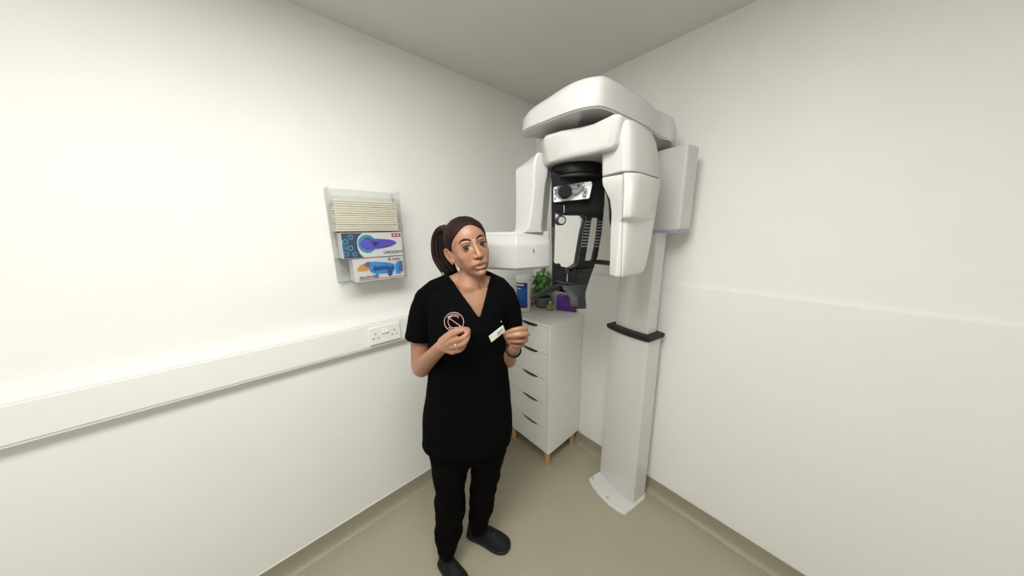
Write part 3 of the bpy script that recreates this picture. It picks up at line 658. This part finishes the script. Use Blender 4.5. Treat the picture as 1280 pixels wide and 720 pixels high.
seg(bm, [L(0, .076, .010), L(0, .085, -.010), L(0, .0930, -.027), L(0, .0955, -.034)], [.0085, .0085, .0090, .0098])
for s in (-1, 1): ellipsoid(bm, (s*.0125, .085, -.0375), (.0065, .0085, .0060), HM)
seg(bm, [L(-.017, .075, -.060), L(0, .080, -.056), L(.017, .075, -.060)], [.012, .012, .012])
# lips with a slightly open mouth between them
seg(bm, smoothpath([L(-.0290, .0700, -.0630), L(-.014, .0825, -.0618), L(0, .0862, -.0625), L(.014, .0825, -.0618), L(.0290, .0700, -.0630)], 3), [.003]+[.0038]*11+[.003])
seg(bm, smoothpath([L(-.0290, .0700, -.0655), L(-.015, .0805, -.0755), L(0, .0845, -.0775), L(.015, .0805, -.0755), L(.0290, .0700, -.0655)], 3), [.003]+[.0043]*11+[.003])
# neck and trunk under the clothes
seg(bm, [L(0, -.018, -.045), L(0, -.022, -.085), H(587, 357, .985), H(585, 372, 1.0)], [.050, .0460, .050, .060], n=24)
seg(bm, [H(578, 352, 1.0), H(552, 362, 1.0), H(536, 374, 1.0)], [.040, .036, .036])
seg(bm, [H(590, 352, 1.0), H(614, 358, 1.0), H(630, 370, 1.0)], [.040, .036, .036])
loft([ering(360, 548, 620, .995, .055), ering(375, 541, 627, .995, .070), ering(395, 541, 629, .99, .080), ering(430, 542, 629, .99, .080), ering(470, 542, 629, .99, .078), ering(510, 537, 632, .995, .085), ering(548, 536, 632, 1.0, .085)], bm)
for pts, rr in (([H(562, 545, 1.0), H(562, 610, .985), H(559, 681, .965)], [.060, .045, .030]), ([H(610, 540, 1.0), H(604, 605, 1.03), H(599, 651, 1.07)], [.060, .045, .030])): seg(bm, pts, rr, 20)
# right arm (left in the picture)
ew = smoothpath([H(534, 378, 1.01), H(527, 400, 1.01), H(525.5, 430, 1.005), H(525, 452, .995)], 3)
seg(bm, ew, list(np.linspace(.043, .0335, len(ew))), 20)
fa = smoothpath([H(525, 455, .99), H(527.5, 460.5, .975), H(534, 452, .93), H(541, 444.5, .885), H(553, 432.5, .838)], 4)
seg(bm, fa, [.034 + 0*i for i in range(5)] + list(np.linspace(.0345, .0225, len(fa)-5)), 20)
def chainpx(bm, P, R): seg(bm, smoothpath([H(*p_) for p_ in P], 3), list(np.interp(np.linspace(0, 1, 3*(len(P)-1)+1), np.linspace(0, 1, len(R)), R)), 12)
# right hand: palm then five fingers pinched together
for m_ in ((563, 420.5, .812), (566.5, 426.5, .806), (567.5, 433, .808), (566, 439.5, .815)): seg(bm, [H(552.5, 433, .838), H(*m_)], [.0185, .0112])
chainpx(bm, [(563, 420.5, .812), (573, 414.8, .797), (580.5, 412.3, .802), (586, 412.6, .815)], [.0098, .0088, .0078, .0062])
chainpx(bm, [(566.5, 426.5, .806), (577.5, 423, .785), (583.5, 417.5, .790), (586, 414.5, .806)], [.0100, .0090, .0080, .0064])
chainpx(bm, [(567.5, 433, .808), (578.5, 430.5, .785), (584, 423.5, .788), (586, 417.5, .803)], [.0098, .0088, .0078, .0062])
chainpx(bm, [(566, 439.5, .815), (575.5, 437.5, .800), (580.5, 431.5, .803), (582.5, 425.5, .815)], [.0090, .0080, .0070, .0056])
chainpx(bm, [(552.5, 427, .838), (561, 419, .838), (571, 412.8, .842), (579, 411.2, .840), (585.5, 411.6, .826)], [.0155, .0125, .0098, .0085, .0066])
# left arm and hand
ew = smoothpath([H(631, 374, 1.01), H(640, 398, 1.02), H(640, 425, 1.02), H(636, 447, 1.01)], 3)
seg(bm, ew, list(np.linspace(.042, .031, len(ew))), 20)
fa = smoothpath([H(636, 450, 1.005), H(636.5, 449, .97), H(639, 442, .92), H(643.5, 434, .872)], 4)
seg(bm, fa, list(np.linspace(.031, .0205, len(fa))), 20)
for m_ in ((651, 411.5, .872), (654, 418, .868), (654, 425, .868), (651, 430.5, .872)): seg(bm, [H(644, 433, .875), H(*m_)], [.018, .0112])
chainpx(bm, [(651, 411.5, .872), (657, 411, .850), (650, 411.3, .828), (641, 412.8, .826), (634, 415.5, .838)], [.0102, .0095, .0090, .0080, .0064])
chainpx(bm, [(654, 418, .868), (659, 417.8, .846), (652, 418.6, .822), (643, 419.3, .820), (634.5, 420.3, .834)], [.0102, .0095, .0090, .0082, .0066])
chainpx(bm, [(654, 425, .868), (657.5, 425, .848), (651, 426, .828), (644, 426.3, .828), (637.5, 426, .840)], [.0098, .0092, .0086, .0078, .0062])
chainpx(bm, [(651, 430.5, .872), (653.5, 431, .855), (648.5, 432, .840), (643.5, 432.2, .840), (639.5, 431, .850)], [.0088, .0082, .0076, .0068, .0056])
chainpx(bm, [(641, 430, .872), (635.5, 424, .868), (632.5, 419.5, .858), (631.3, 416, .848)], [.0135, .0110, .0092, .0066])
body = remesh(bm, .0025, 8, .5)
# sculpt: eye sockets, philtrum, mouth slit - in head coordinates; then tint
inv = HM.inverted(); n_ = len(body.vertices); co_ = np.empty(n_*3); body.vertices.foreach_get('co', co_); co_ = co_.reshape(-1, 3)
I = np.array(inv); lc = co_ @ I[:3, :3].T + I[:3, 3]
x, y, z = lc.T; frontm = (y > .03) & (np.abs(x) < .08) & (z > -.14) & (z < .14)
def ga(cx_, cz_, sx_, sz_): return np.exp(-((x-cx_)/sx_)**2-((z-cz_)/sz_)**2)*frontm
dy_ = -.0075*(ga(-.031, .0, .0145, .0095)+ga(.031, .0, .0145, .0095)) - .0045*(ga(-.014, .004, .006, .010)+ga(.014, .004, .006, .010)) - .0050*ga(0, -.0685, .019, .0022) - .0025*ga(0, -.0865, .014, .0035)
dy_ -= .0018*(ga(-.033, -.052, .006, .014)+ga(.033, -.052, .006, .014))
# even out the cheeks before the features are cut in
wgt = np.clip((np.abs(x)-.016)/.010, 0, 1)*np.clip((.070-np.abs(x))/.008, 0, 1)*np.clip((z+.108)/.012, 0, 1)*np.clip((.002-z)/.008, 0, 1)*np.clip((y-.004)/.012, 0, 1)
wgt *= np.clip(np.maximum((np.abs(x)-.029)/.006, np.abs(z+.069)/.008-1.2), 0, 1)
ed = np.empty(len(body.edges)*2, np.int64); body.edges.foreach_get('vertices', ed); ed = ed.reshape(-1, 2)
deg = np.bincount(ed.ravel(), minlength=n_)[:, None].astype(float)
Pn = np.stack([x, y, z], 1)
for _ in range(60):
    S_ = np.zeros_like(Pn)
    for c_ in range(3): S_[:, c_] = np.bincount(ed[:, 0], Pn[ed[:, 1], c_], n_) + np.bincount(ed[:, 1], Pn[ed[:, 0], c_], n_)
    Pn += (S_/deg - Pn)*wgt[:, None]*.7
x, y, z = Pn[:, 0].copy(), Pn[:, 1].copy(), Pn[:, 2].copy()
y2 = y + dy_; lc2 = np.stack([x, y2, z], 1); Mh = np.array(HM); co_ = lc2 @ Mh[:3, :3].T + Mh[:3, 3]
body.vertices.foreach_set('co', co_.ravel()); body.update()
base = np.array([.350, .178, .108]); tint = np.tile(base, (n_, 1))
def mixc(mask, c): 
    global tint
    mask = np.clip(mask, 0, 1)[:, None]; tint = tint*(1-mask) + np.array(c)*mask
mixc(.35*(ga(-.038, -.03, .020, .016)+ga(.038, -.03, .020, .016)+ga(0, -.035, .012, .012)), (.56, .24, .15))
lipm = (np.abs(x) < .0300) & frontm & (y > .060)
lw = .0066*np.sqrt(np.clip(1-(x/.0305)**2, 0, 1))
up_ = np.clip((z+.0675)/.0010, 0, 1)*np.clip((-.0675+lw-z)/.0012+0.5, 0, 1)*lipm
lo_ = np.clip((-.0715-z)/.0010, 0, 1)*np.clip((z+.0715+lw*1.25)/.0012+.5, 0, 1)*lipm
mixc(.75*up_, (.27, .095, .080)); mixc(.8*lo_, (.38, .15, .13))
mixc((np.abs(z+.0692) < .0030*np.sqrt(np.clip(1-(x/.0275)**2, 0, 1))+.0004)*lipm*1.0, (.16, .045, .040))
mixc(.8*((np.abs(z+.0685) < .0021*np.sqrt(np.clip(1-(x/.022)**2, 0, 1))) & (np.abs(x) < .021))*lipm*1.0, (.46, .38, .33))
mixc(.5*(ga(-.031, -.003, .017, .011)+ga(.031, -.003, .017, .011)), (.22, .09, .055))  # shade of the eye sockets and under the eyes, painted into the skin tint
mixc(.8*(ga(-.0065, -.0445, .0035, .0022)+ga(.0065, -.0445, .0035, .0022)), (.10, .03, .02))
for p_ in (H(632, 418, .835), H(633, 421, .828), H(586.5, 412.5, .81)):
    dd = np.linalg.norm(co_-np.array(p_), axis=1); mixc(.5*np.clip(1-dd/.010, 0, 1), (.62, .20, .16))
ca = body.color_attributes.new('tint', 'FLOAT_COLOR', 'POINT'); ca.data.foreach_set('color', np.concatenate([tint, np.ones((n_, 1))], 1).astype(np.float32).ravel())
for p_ in body.polygons: p_.use_smooth = True
wo = obj('person', body, 'skin')
tag(wo, 'woman in black scrubs with auburn ponytail, standing with both hands raised while talking', 'person')
P_ = wo
# eyes, lids, brows
for s in (-1, 1):
    ec = Vector((s*.0305, .0632, -.001)); rE = .0140
    bm = bmesh.new(); ellipsoid(bm, ec, (rE, rE, rE), HM, 24, 16); eb = obj('eyeball', bm, 'eyew', P_, smooth=60)
    gz = (Vector((-.20, 1, -.02))).normalized(); a_, b_ = frame_for(gz, Vector((0, 0, 1)))
    bm = bmesh.new(); loft([[HM @ (ec + gz*(math.sqrt(rE**2-r_**2)+.0004) + (a_*math.cos(t_*math.pi/12) + b_*math.sin(t_*math.pi/12))*r_) for t_ in range(24)] for r_ in (.0078, .004, .0005)], bm)
    obj('iris', bm, 'iris', eb, smooth=60)
    def lid(up):
        bm = bmesh.new(); rows = []
        for k in range(7):
            f = k/6; row = []
            for i in range(15):
                u = -1+2*i/14; lon = u*1.22
                edge = (.60*(1-u*u)**.6-.01) if up else -(.40*(1-u*u)**.7)-.01
                lat = edge + (1.25*f if up else -1.1*f)
                r_ = rE*1.085 + (.0008 if k == 0 else 0)
                row.append(HM @ (ec + Vector((math.sin(lon)*math.cos(lat), math.cos(lon)*math.cos(lat), math.sin(lat)))*r_))
            rows.append(row)
        loft(rows, bm, closed=False); return bm
    for upq in (True, False):
        lm = lid(upq); me = bpy.data.meshes.new('eyelid'); bmesh.ops.recalc_face_normals(lm, faces=lm.faces); lm.to_mesh(me); lm.free()
        nn = len(me.vertices); cc_ = me.color_attributes.new('tint', 'FLOAT_COLOR', 'POINT')
        cc_.data.foreach_set('color', np.tile(np.array([.26, .115, .07, 1], np.float32) if upq else np.array([.34, .168, .102, 1], np.float32), nn))
        obj('eyelid', me, 'skin', P_, smooth=80, solid=.0007)
    bm = bmesh.new(); tube([HM @ (ec + Vector((math.sin(u*1.22)*math.cos(.60*(1-u*u)**.6-.01), math.cos(u*1.22)*math.cos(.60*(1-u*u)**.6-.01), math.sin(.60*(1-u*u)**.6-.01)))*rE*1.13) for u in np.linspace(-.95, .95, 11)], [.0008]+[.0017]*9+[.0010], bm, n=6)
    obj('eyelashes', bm, 'hair', P_)
body_bvh = BVHTree.FromPolygons([v.co[:] for v in body.vertices], [p_.vertices[:] for p_ in body.polygons])
def onface(x_, z_, off=.0006):
    o_ = L(x_, .16, z_); h = body_bvh.ray_cast(o_, -Fh); return (h[0] + Fh*off) if h[0] else L(x_, .08, z_)
for s in (-1, 1):
    bpts = [(.011, .0225), (.018, .0262), (.026, .0292), (.034, .0300), (.041, .0270), (.048, .0205)]
    bm = bmesh.new(); tube(smoothpath([onface(s*a_, c_) for a_, c_ in bpts], 3), list(np.interp(np.linspace(0, 1, 16), [0, .3, .7, 1], [.0026, .0034, .0026, .0009])), bm, n=8)
    obj('eyebrow', bm, 'hair', P_, smooth=80)
# hair cap pulled tight back, with ponytail
bm = bmesh.new(); ret = bmesh.ops.create_uvsphere(bm, u_segments=220, v_segments=150, radius=1)
tie = Vector((-.020, -.118, .045))
for v in ret['verts']:
    d = v.co.normalized(); p_ = Vector((d.x*.0735, d.y*.0922, d.z*.0775)) + Vector((0, -.0125, .0265))
    t_ = p_.y - (-.004 + .62*max(0, p_.z-.00) + .13*max(0, p_.z-.055) - 11*max(0, abs(p_.x)-.052)*0)   # in front of the hairline -> face
    hl = .009 + .80*max(0., p_.z-.004) - .006*math.cos(p_.x*60)
    face = (p_.y - hl)/.006
    ear = (-.004 - (p_.z - max(0., min(.030, (-.020-p_.y)*1.3))*-1.0))/.006 if p_.y > -.075 else -1
    low = (-.052 - p_.z)/.006
    m_ = max(face, ear, low); inn = min(1, max(0, -m_*.006/.035))
    m_ = 1/(1+math.exp(-2.2*m_))
    to = (tie-p_); fl = d.cross(to.normalized())
    ang_ = math.atan2(d.x, d.z+.35)
    strand = .0011*math.sin(ang_*75 + 5*noise.noise(d*3)) + .0011*noise.noise(Vector((ang_*18, d.y*1.5, 0)))
    th2 = .0012 + .0050*inn**.7 + .004*max(0, d.z)*max(0, .6-d.y)*inn + strand*(.4+.6*inn)
    v.co = HM @ (p_ + d*(th2*(1-m_) - .010*m_))
obj('hair', bm, 'hair', P_, smooth=180)
HAIR = [c for c in P_.children if c.name.startswith('hair')][-1] if False else bpy.data.objects['hair']
bm = bmesh.new(); rnd = random.Random(11)
path = [L(-.012, -.100, .050), L(-.022, -.120, .062), L(-.030, -.136, .050), L(-.030, -.142, .015), L(-.024, -.140, -.030), L(-.018, -.130, -.075), L(-.016, -.122, -.110)]
path = [Vector(p_) for p_ in path]
# fall under gravity and toward the shoulder seen in the photograph
pp = [H(561, 289, 1.03), H(553, 285.5, 1.055), H(548, 291, 1.06), H(547, 305, 1.06), H(549.5, 322, 1.055), H(559, 336, 1.045), H(565, 347, 1.04)]
for k in range(120):
    a_ = rnd.uniform(0, 6.283); rr = math.sqrt(rnd.random()); ln = rnd.uniform(.82, 1.04)
    wd = [.010, .012, .017, .022, .026, .030, .026]
    pts = []
    for i, c_ in enumerate(pp):
        off = RH*math.cos(a_)*wd[i]*rr + MH*math.sin(a_)*wd[i]*rr + ZZ*(.010*math.sin(a_)*rr if i < 3 else 0)
        if i == 6: c_ = pp[5].lerp(pp[6], (ln-.8)*5) + RH*rnd.uniform(-.006, .016)
        pts.append(c_ + off + Vector((rnd.uniform(-1, 1), rnd.uniform(-1, 1), 0))*.0012)
    tube(smoothpath(pts, 3), [.0035]+[.0034]*9+[.0030]*6+[.002]*2+[.0008], bm, n=6)
for k in range(26):                  # loose ends behind the ear
    o_ = RH*rnd.uniform(-.010, .012) + MH*rnd.uniform(-.006, .014)
    tube(smoothpath([H(557, 312, 1.06)+o_*.5, H(561, 325, 1.05)+o_, H(566, 336, 1.045)+o_, H(569+rnd.uniform(-3, 2), 344+rnd.uniform(-3, 3), 1.04)+o_], 3), [.0034]*6+[.0026]*3+[.0008], bm, n=6)
obj('ponytail', bm, 'hair', HAIR, smooth=60)
tube_ = bmesh.new(); tube([H(561, 289, 1.03), H(556, 286.3, 1.05)], [.019, .017], tube_, n=20); obj('hair_tie', tube_, 'black', HAIR, smooth=60)
# ---- scrub top
bm = bmesh.new()
T_ = [(352, 566, 610, .995, .052), (358, 551, 622, .995, .058), (364, 541, 630, .995, .072), (373, 536, 634, .99, .084), (388, 536, 634, .985, .093), (405, 537, 634, .98, .101), (430, 537, 634, .98, .100), (460, 536, 634.5, .98, .098), (490, 533.5, 637, .985, .100), (515, 530, 639.5, .99, .104), (535, 528, 640, .99, .107), (553, 527.5, 638, .992, .108)]
loft([ering(a, b_, c, d, e_, pw=2.3) for a, b_, c, d, e_ in T_], bm)
seg(bm, [H(570, 352, 1.0), H(545, 362, 1.0), H(533, 373, 1.005)], [.042, .042, .045], 20)
seg(bm, [H(604, 351, 1.0), H(622, 359, 1.0), H(631, 370, 1.005)], [.042, .042, .044], 20)
def sleeve(P4, R4): pts = smoothpath([H(*p_) for p_ in P4], 4); tube(pts, list(np.interp(np.linspace(0, 1, len(pts)), np.linspace(0, 1, len(R4)), R4)), bm, n=24, ends='flat')
sleeve([(534, 374, 1.005), (529, 388, 1.005), (526, 404, 1.005), (522.5, 424, 1.005)], [.046, .048, .050, .053])
sleeve([(630, 371, 1.005), (636, 384, 1.01), (639, 396, 1.01), (641, 412, 1.01)], [.045, .045, .043, .041])
top = remesh(bm, .0042, 8, .5)
bm = bmesh.new(); bm.from_mesh(top)
def projpx(p_):
    d = p_ - CAM; z_ = d.dot(FW); return 640 + FPX*d.dot(RT)/z_, 360 - FPX*d.dot(UP)/z_, d.dot(MH)
dele = []
SE1 = (H(522.5, 424, 1.005), (H(522.5, 424, 1.005)-H(526, 404, 1.005)).normalized()); SE2 = (H(641, 412, 1.01), (H(641, 412, 1.01)-H(639, 396, 1.01)).normalized())
def inV(px, py):
    if py > 397: return False
    f = (397-py)/48.; return (599.5-34.5*f) < px < (599.5+11.8*f) 
# fold noise on the fabric
for v in bm.verts:
    p_ = v.co; k = noise.noise(Vector((p_.dot(RH)*9+p_.z*2.5, p_.z*5, p_.dot(MH)*9)))*.0065 + noise.noise(Vector((p_.dot(RH)*22+p_.z*6, p_.z*9, p_.dot(MH)*20+3)))*.0030
    low_ = min(1, max(.35, (1.35-p_.z)/.4)); v.co = p_ + v.normal*k*low_
for v in bm.verts:
    px, py, dd = projpx(v.co)
    if dd < 1.01 and inV(px, py): dele.append(v); continue
    # neck opening at the back and the top
    nk = v.co - H(588, 350, 1.0); 
    if (Vector((nk.dot(RH), nk.dot(MH), 0))).length < .052 and v.co.z > H(588, 353, 1.0).z: dele.append(v); continue
    if v.co.z < H(580, 551, .99).z: dele.append(v); continue
    if (v.co-SE1[0]).dot(SE1[1]) > -.004 and (v.co-SE1[0]).length < .075: dele.append(v); continue
    if (v.co-SE2[0]).dot(SE2[1]) > -.004 and (v.co-SE2[0]).length < .07 and px > 627: dele.append(v); continue
bmesh.ops.delete(bm, geom=dele, context='VERTS')
vs = bm.verts[:]
for _ in range(14):                  # relax the cut edges along themselves only
    mv = {}
    for v in bm.verts:
        if v.is_boundary:
            nb = [e.other_vert(v).co for e in v.link_edges if e.is_boundary]
            if len(nb) == 2: mv[v] = v.co*.5 + (nb[0]+nb[1])*.25
    for v, c_ in mv.items(): v.co = c_
me = bpy.data.meshes.new('scrub_top'); bm.to_mesh(me)
tb = BVHTree.FromBMesh(bm); bm.free()
top = obj('scrub_top', me, 'cloth', P_, smooth=180, solid=.003)
def hit(px, py, off=.0012):
    d = ray(px, py).normalized(); h = tb.ray_cast(CAM, d); return h[0] + (h[1] if h[1].dot(d) < 0 else -h[1])*off
# monogram in a ring
lc_ = (567.6, 402.3)
def lp2(a, b_): return hit(lc_[0]+a, lc_[1]+b_)
bm = bmesh.new(); tube([lp2(12.0*math.cos(t_), 11.8*math.sin(t_)) for t_ in np.linspace(0, 2*math.pi, 41)], .00085, bm, n=6); obj('logo_ring', bm, 'logo', top)
def arc(r, a0, a1, n=22): return [lp2(r*math.cos(math.radians(t_)), -r*math.sin(math.radians(t_))) for t_ in np.linspace(a0, a1, n)]
bm = bmesh.new(); tube(arc(9.4, 48, 150), .0008, bm, n=6); tube(arc(7.4, 40, 300, 36), .0008, bm, n=6); obj('logo_letter', bm, 'logo', top)
bm = bmesh.new(); tube(arc(9.4, 228, 330), .0008, bm, n=6); obj('logo_letter', bm, 'logo', top)
bm = bmesh.new(); tube([lp2(-7.2, -5.6), lp2(8.4, 5.6)], .0009, bm, n=6); tube([lp2(8.4, 5.6), lp2(4, 7.4)], .0008, bm, n=6); tube([lp2(-7.2, -5.6), lp2(-3, -7.8)], .0008, bm, n=6); obj('logo_letter', bm, 'logo', top)
# name badge
bc = [(610.3, 419.6), (627.3, 406.2), (629.6, 414), (613.3, 427.2)]
bq = [hit(*c, off=.004) for c in bc]; nrm = (bq[1]-bq[0]).cross(bq[3]-bq[0]).normalized()
if nrm.dot(CAM-bq[0]) < 0: nrm = -nrm
bq = [bq[0], bq[1], bq[1]+(bq[3]-bq[0]), bq[3]]
bg = obj('name_badge', loft([bq, [p_+nrm*.003 for p_ in bq]]), 'badge', top, bevel=.001)
e1 = (bq[1]-bq[0]); e2 = (bq[3]-bq[0])
bm = bmesh.new()
for v_, u0_, u1_ in ((.40, .55, .88), (.56, .50, .90), (.68, .50, .72)): tube([bq[0]+e1*u0_+e2*v_+nrm*.0033, bq[0]+e1*u1_+e2*v_+nrm*.0033], .0007, bm, n=6)
obj('badge_text', bm, 'seam', bg)
p_ = hit(626, 401.8, .001); obj('pin', tube([p_, p_+nrm*.002], .0016, n=10), 'badge', top)
# ---- trousers
bm = bmesh.new()
loft([ering(505, 534, 636, .995, .092), ering(530, 532, 636, 1.0, .097), ering(550, 532, 634, 1.0, .095), ering(566, 536, 631, 1.0, .085)], bm)
Rl = [(545, 535, 590, 1.0, .085), (565, 537, 590, .995, .085), (580, 540, 588, .99, .080), (593, 541.5, 583.5, .985, .075), (606, 546, 582, .985, .072), (622, 544, 581, .98, .070), (645, 543.8, 579.5, .975, .066), (665, 544.5, 577, .972, .063), (680, 545, 572, .968, .055), (690, 547.5, 568.5, .966, .047)]
Ll = [(545, 590, 635, 1.005, .085), (560, 589, 633, 1.01, .082), (575, 589, 628.5, 1.02, .078), (590, 588.5, 625, 1.03, .074), (605, 588, 622, 1.04, .070), (622, 588, 618.5, 1.05, .066), (640, 587, 615, 1.062, .060), (652, 587, 611, 1.07, .052), (659, 588, 609, 1.074, .045)]
for Q_ in (Rl, Ll): loft([ering(a, b_, c, d, e_) for a, b_, c, d, e_ in Q_], bm)
tm = remesh(bm, .0048, 6, .5); bm = bmesh.new(); bm.from_mesh(tm)
for v in bm.verts:
    p_ = v.co; lowf = min(1, max(.2, (.75-p_.z)/.4)); k = noise.noise(Vector((p_.dot(RH)*8, p_.z*20+p_.dot(RH)*10, p_.dot(MH)*8)))*.010 + noise.noise(Vector((p_.dot(RH)*18, p_.z*34, p_.dot(MH)*16+3)))*.0045
    v.co = p_ + v.normal*k*lowf
me = bpy.data.meshes.new('trousers'); bm.to_mesh(me); bm.free(); tr = obj('trousers', me, 'cloth2', P_, smooth=180)
bm = bmesh.new(); p_ = H(541.3, 567.5, .955); box_ = [p_, p_+RH*.010-ZZ*.002, p_+RH*.010-ZZ*.008, p_-ZZ*.006]; loft([box_, [q_ - MH*.0015 for q_ in box_]], bm); obj('fabric_tag', bm, 'badge', tr)
# ---- shoes
def shoe(heel, toe, ankle, w=.088):
    heel = Vector((heel.x, heel.y, 0)); toe = Vector((toe.x, toe.y, 0)); fd = (toe-heel).normalized(); Ls = (toe-heel).length; sd = Vector((fd.y, -fd.x, 0))
    bm = bmesh.new(); rg = []; rs = []
    prof = [(0, .55, .050), (.03, .72, .078), (.12, .80, .098), (.25, .80, .100), (.38, .80, .090), (.5, .86, .078), (.62, .96, .066), (.75, 1.0, .058), (.87, .90, .050), (.95, .68, .040), (1.0, .36, .028)]
    for u, ww, hh_ in prof:
        c = heel + fd*Ls*u; r_ = []
        for k in range(24):
            t_ = 2*math.pi*k/24; cx_ = math.cos(t_); sz_ = math.sin(t_)
            zz_ = .016 + max(0, sz_)*(hh_-.016) if sz_ > 0 else .016 + sz_*.006
            taperw = 1 - (.42 if u < .45 else .18)*max(0, sz_)
            r_.append(c + sd*cx_*abs(cx_)**-.25*w/2*ww*taperw + ZZ*zz_ if abs(cx_) > 1e-4 else c + ZZ*zz_)
        rg.append(r_)
        rs.append([c + sd*math.cos(2*math.pi*k/24)*0 for k in range(1)])
    up = obj('shoe', loft(rg, bm), 'shoe', P_, smooth=70)
    m = up.modifiers.new('s', 'SUBSURF'); m.levels = 1; m.render_levels = 1
    pl_ = [heel + fd*Ls*u + sd*w/2*(ww+.05) for u, ww, _ in prof] + [toe + fd*.004] + [heel + fd*Ls*u - sd*w/2*(ww+.05) for u, ww, _ in prof[::-1]] + [heel - fd*.003]
    obj('sole', loft([[q_ + ZZ*0 for q_ in pl_], [q_ + ZZ*.018 for q_ in pl_]]), 'sole', up, bevel=.004, smooth=40)
    for k in range(5):
        u = .45 + k*.06; c = heel + fd*Ls*u; hh_ = float(np.interp(u, [a_[0] for a_ in prof], [a_[2] for a_ in prof])); s_ = 1 if k % 2 else -1
        obj('lace', tube([c - sd*.020 + ZZ*(hh_-.010), c + fd*.008*s_ + ZZ*(hh_+.001), c + sd*.020 + ZZ*(hh_-.010)], .0022, n=8), 'sole', up, smooth=60)
    return up
shoe(pl(553.5, 699, 2, 0), pl(581, 741, 2, 0), None)
shoe(pl(586, 664, 2, 0), pl(637, 686.5, 2, 0), None, .092)
# ring and bracelet
c_ = H(572.3, 431.7, .797); ax_ = (H(578.5, 430.5, .785)-H(567.5, 433, .808)).normalized(); a_, b_ = frame_for(ax_)
bm = bmesh.new(); tube([c_ + (a_*math.cos(t_)+b_*math.sin(t_))*.0106 for t_ in np.linspace(0, 2*math.pi, 25)], .0011, bm, n=8); obj('finger_ring', bm, 'silver', P_, smooth=60)
c_ = H(641.7, 437.3, .888); ax_ = (H(643.5, 434, .872)-H(639, 442, .92)).normalized(); a_, b_ = frame_for(ax_)
bm = bmesh.new(); tube([c_ + (a_*math.cos(t_)+b_*math.sin(t_))*.0262 for t_ in np.linspace(0, 2*math.pi, 33)], .0034, bm, n=10); obj('bracelet', bm, 'black', P_, smooth=60)
#TAIL
sc = bpy.context.scene
cd = bpy.data.cameras.new('camera'); co = bpy.data.objects.new('camera', cd); COL.objects.link(co)
cd.sensor_width = 36; cd.lens = FPX/1280*36; cd.clip_start = .02
co.matrix_world = Matrix(((RT.x, UP.x, -FW.x, CAM.x), (RT.y, UP.y, -FW.y, CAM.y), (RT.z, UP.z, -FW.z, CAM.z), (0, 0, 0, 1)))
sc.camera = co
def area(name, loc, size, power, rot=(0, 0, 0), col=(1, .985, .955), sy=None):
    l = bpy.data.lights.new(name, 'AREA'); l.energy = power; l.size = size; l.color = col
    if sy: l.shape = 'RECTANGLE'; l.size_y = sy
    o = bpy.data.objects.new(name, l); COL.objects.link(o); o.location = loc; o.rotation_euler = rot; return o
area('ceiling_lamp', (1.22, -1.70, 2.378), .56, 31, sy=1.16)
w = bpy.data.worlds.new('world'); sc.world = w; w.use_nodes = True
w.node_tree.nodes['Background'].inputs[0].default_value = (.5, .5, .5, 1); w.node_tree.nodes['Background'].inputs[1].default_value = .2
sc.view_settings.view_transform = 'Standard'; sc.view_settings.look = 'None'; sc.view_settings.gamma = 1
sc.view_settings.use_curve_mapping = False; sc.view_settings.exposure = 0
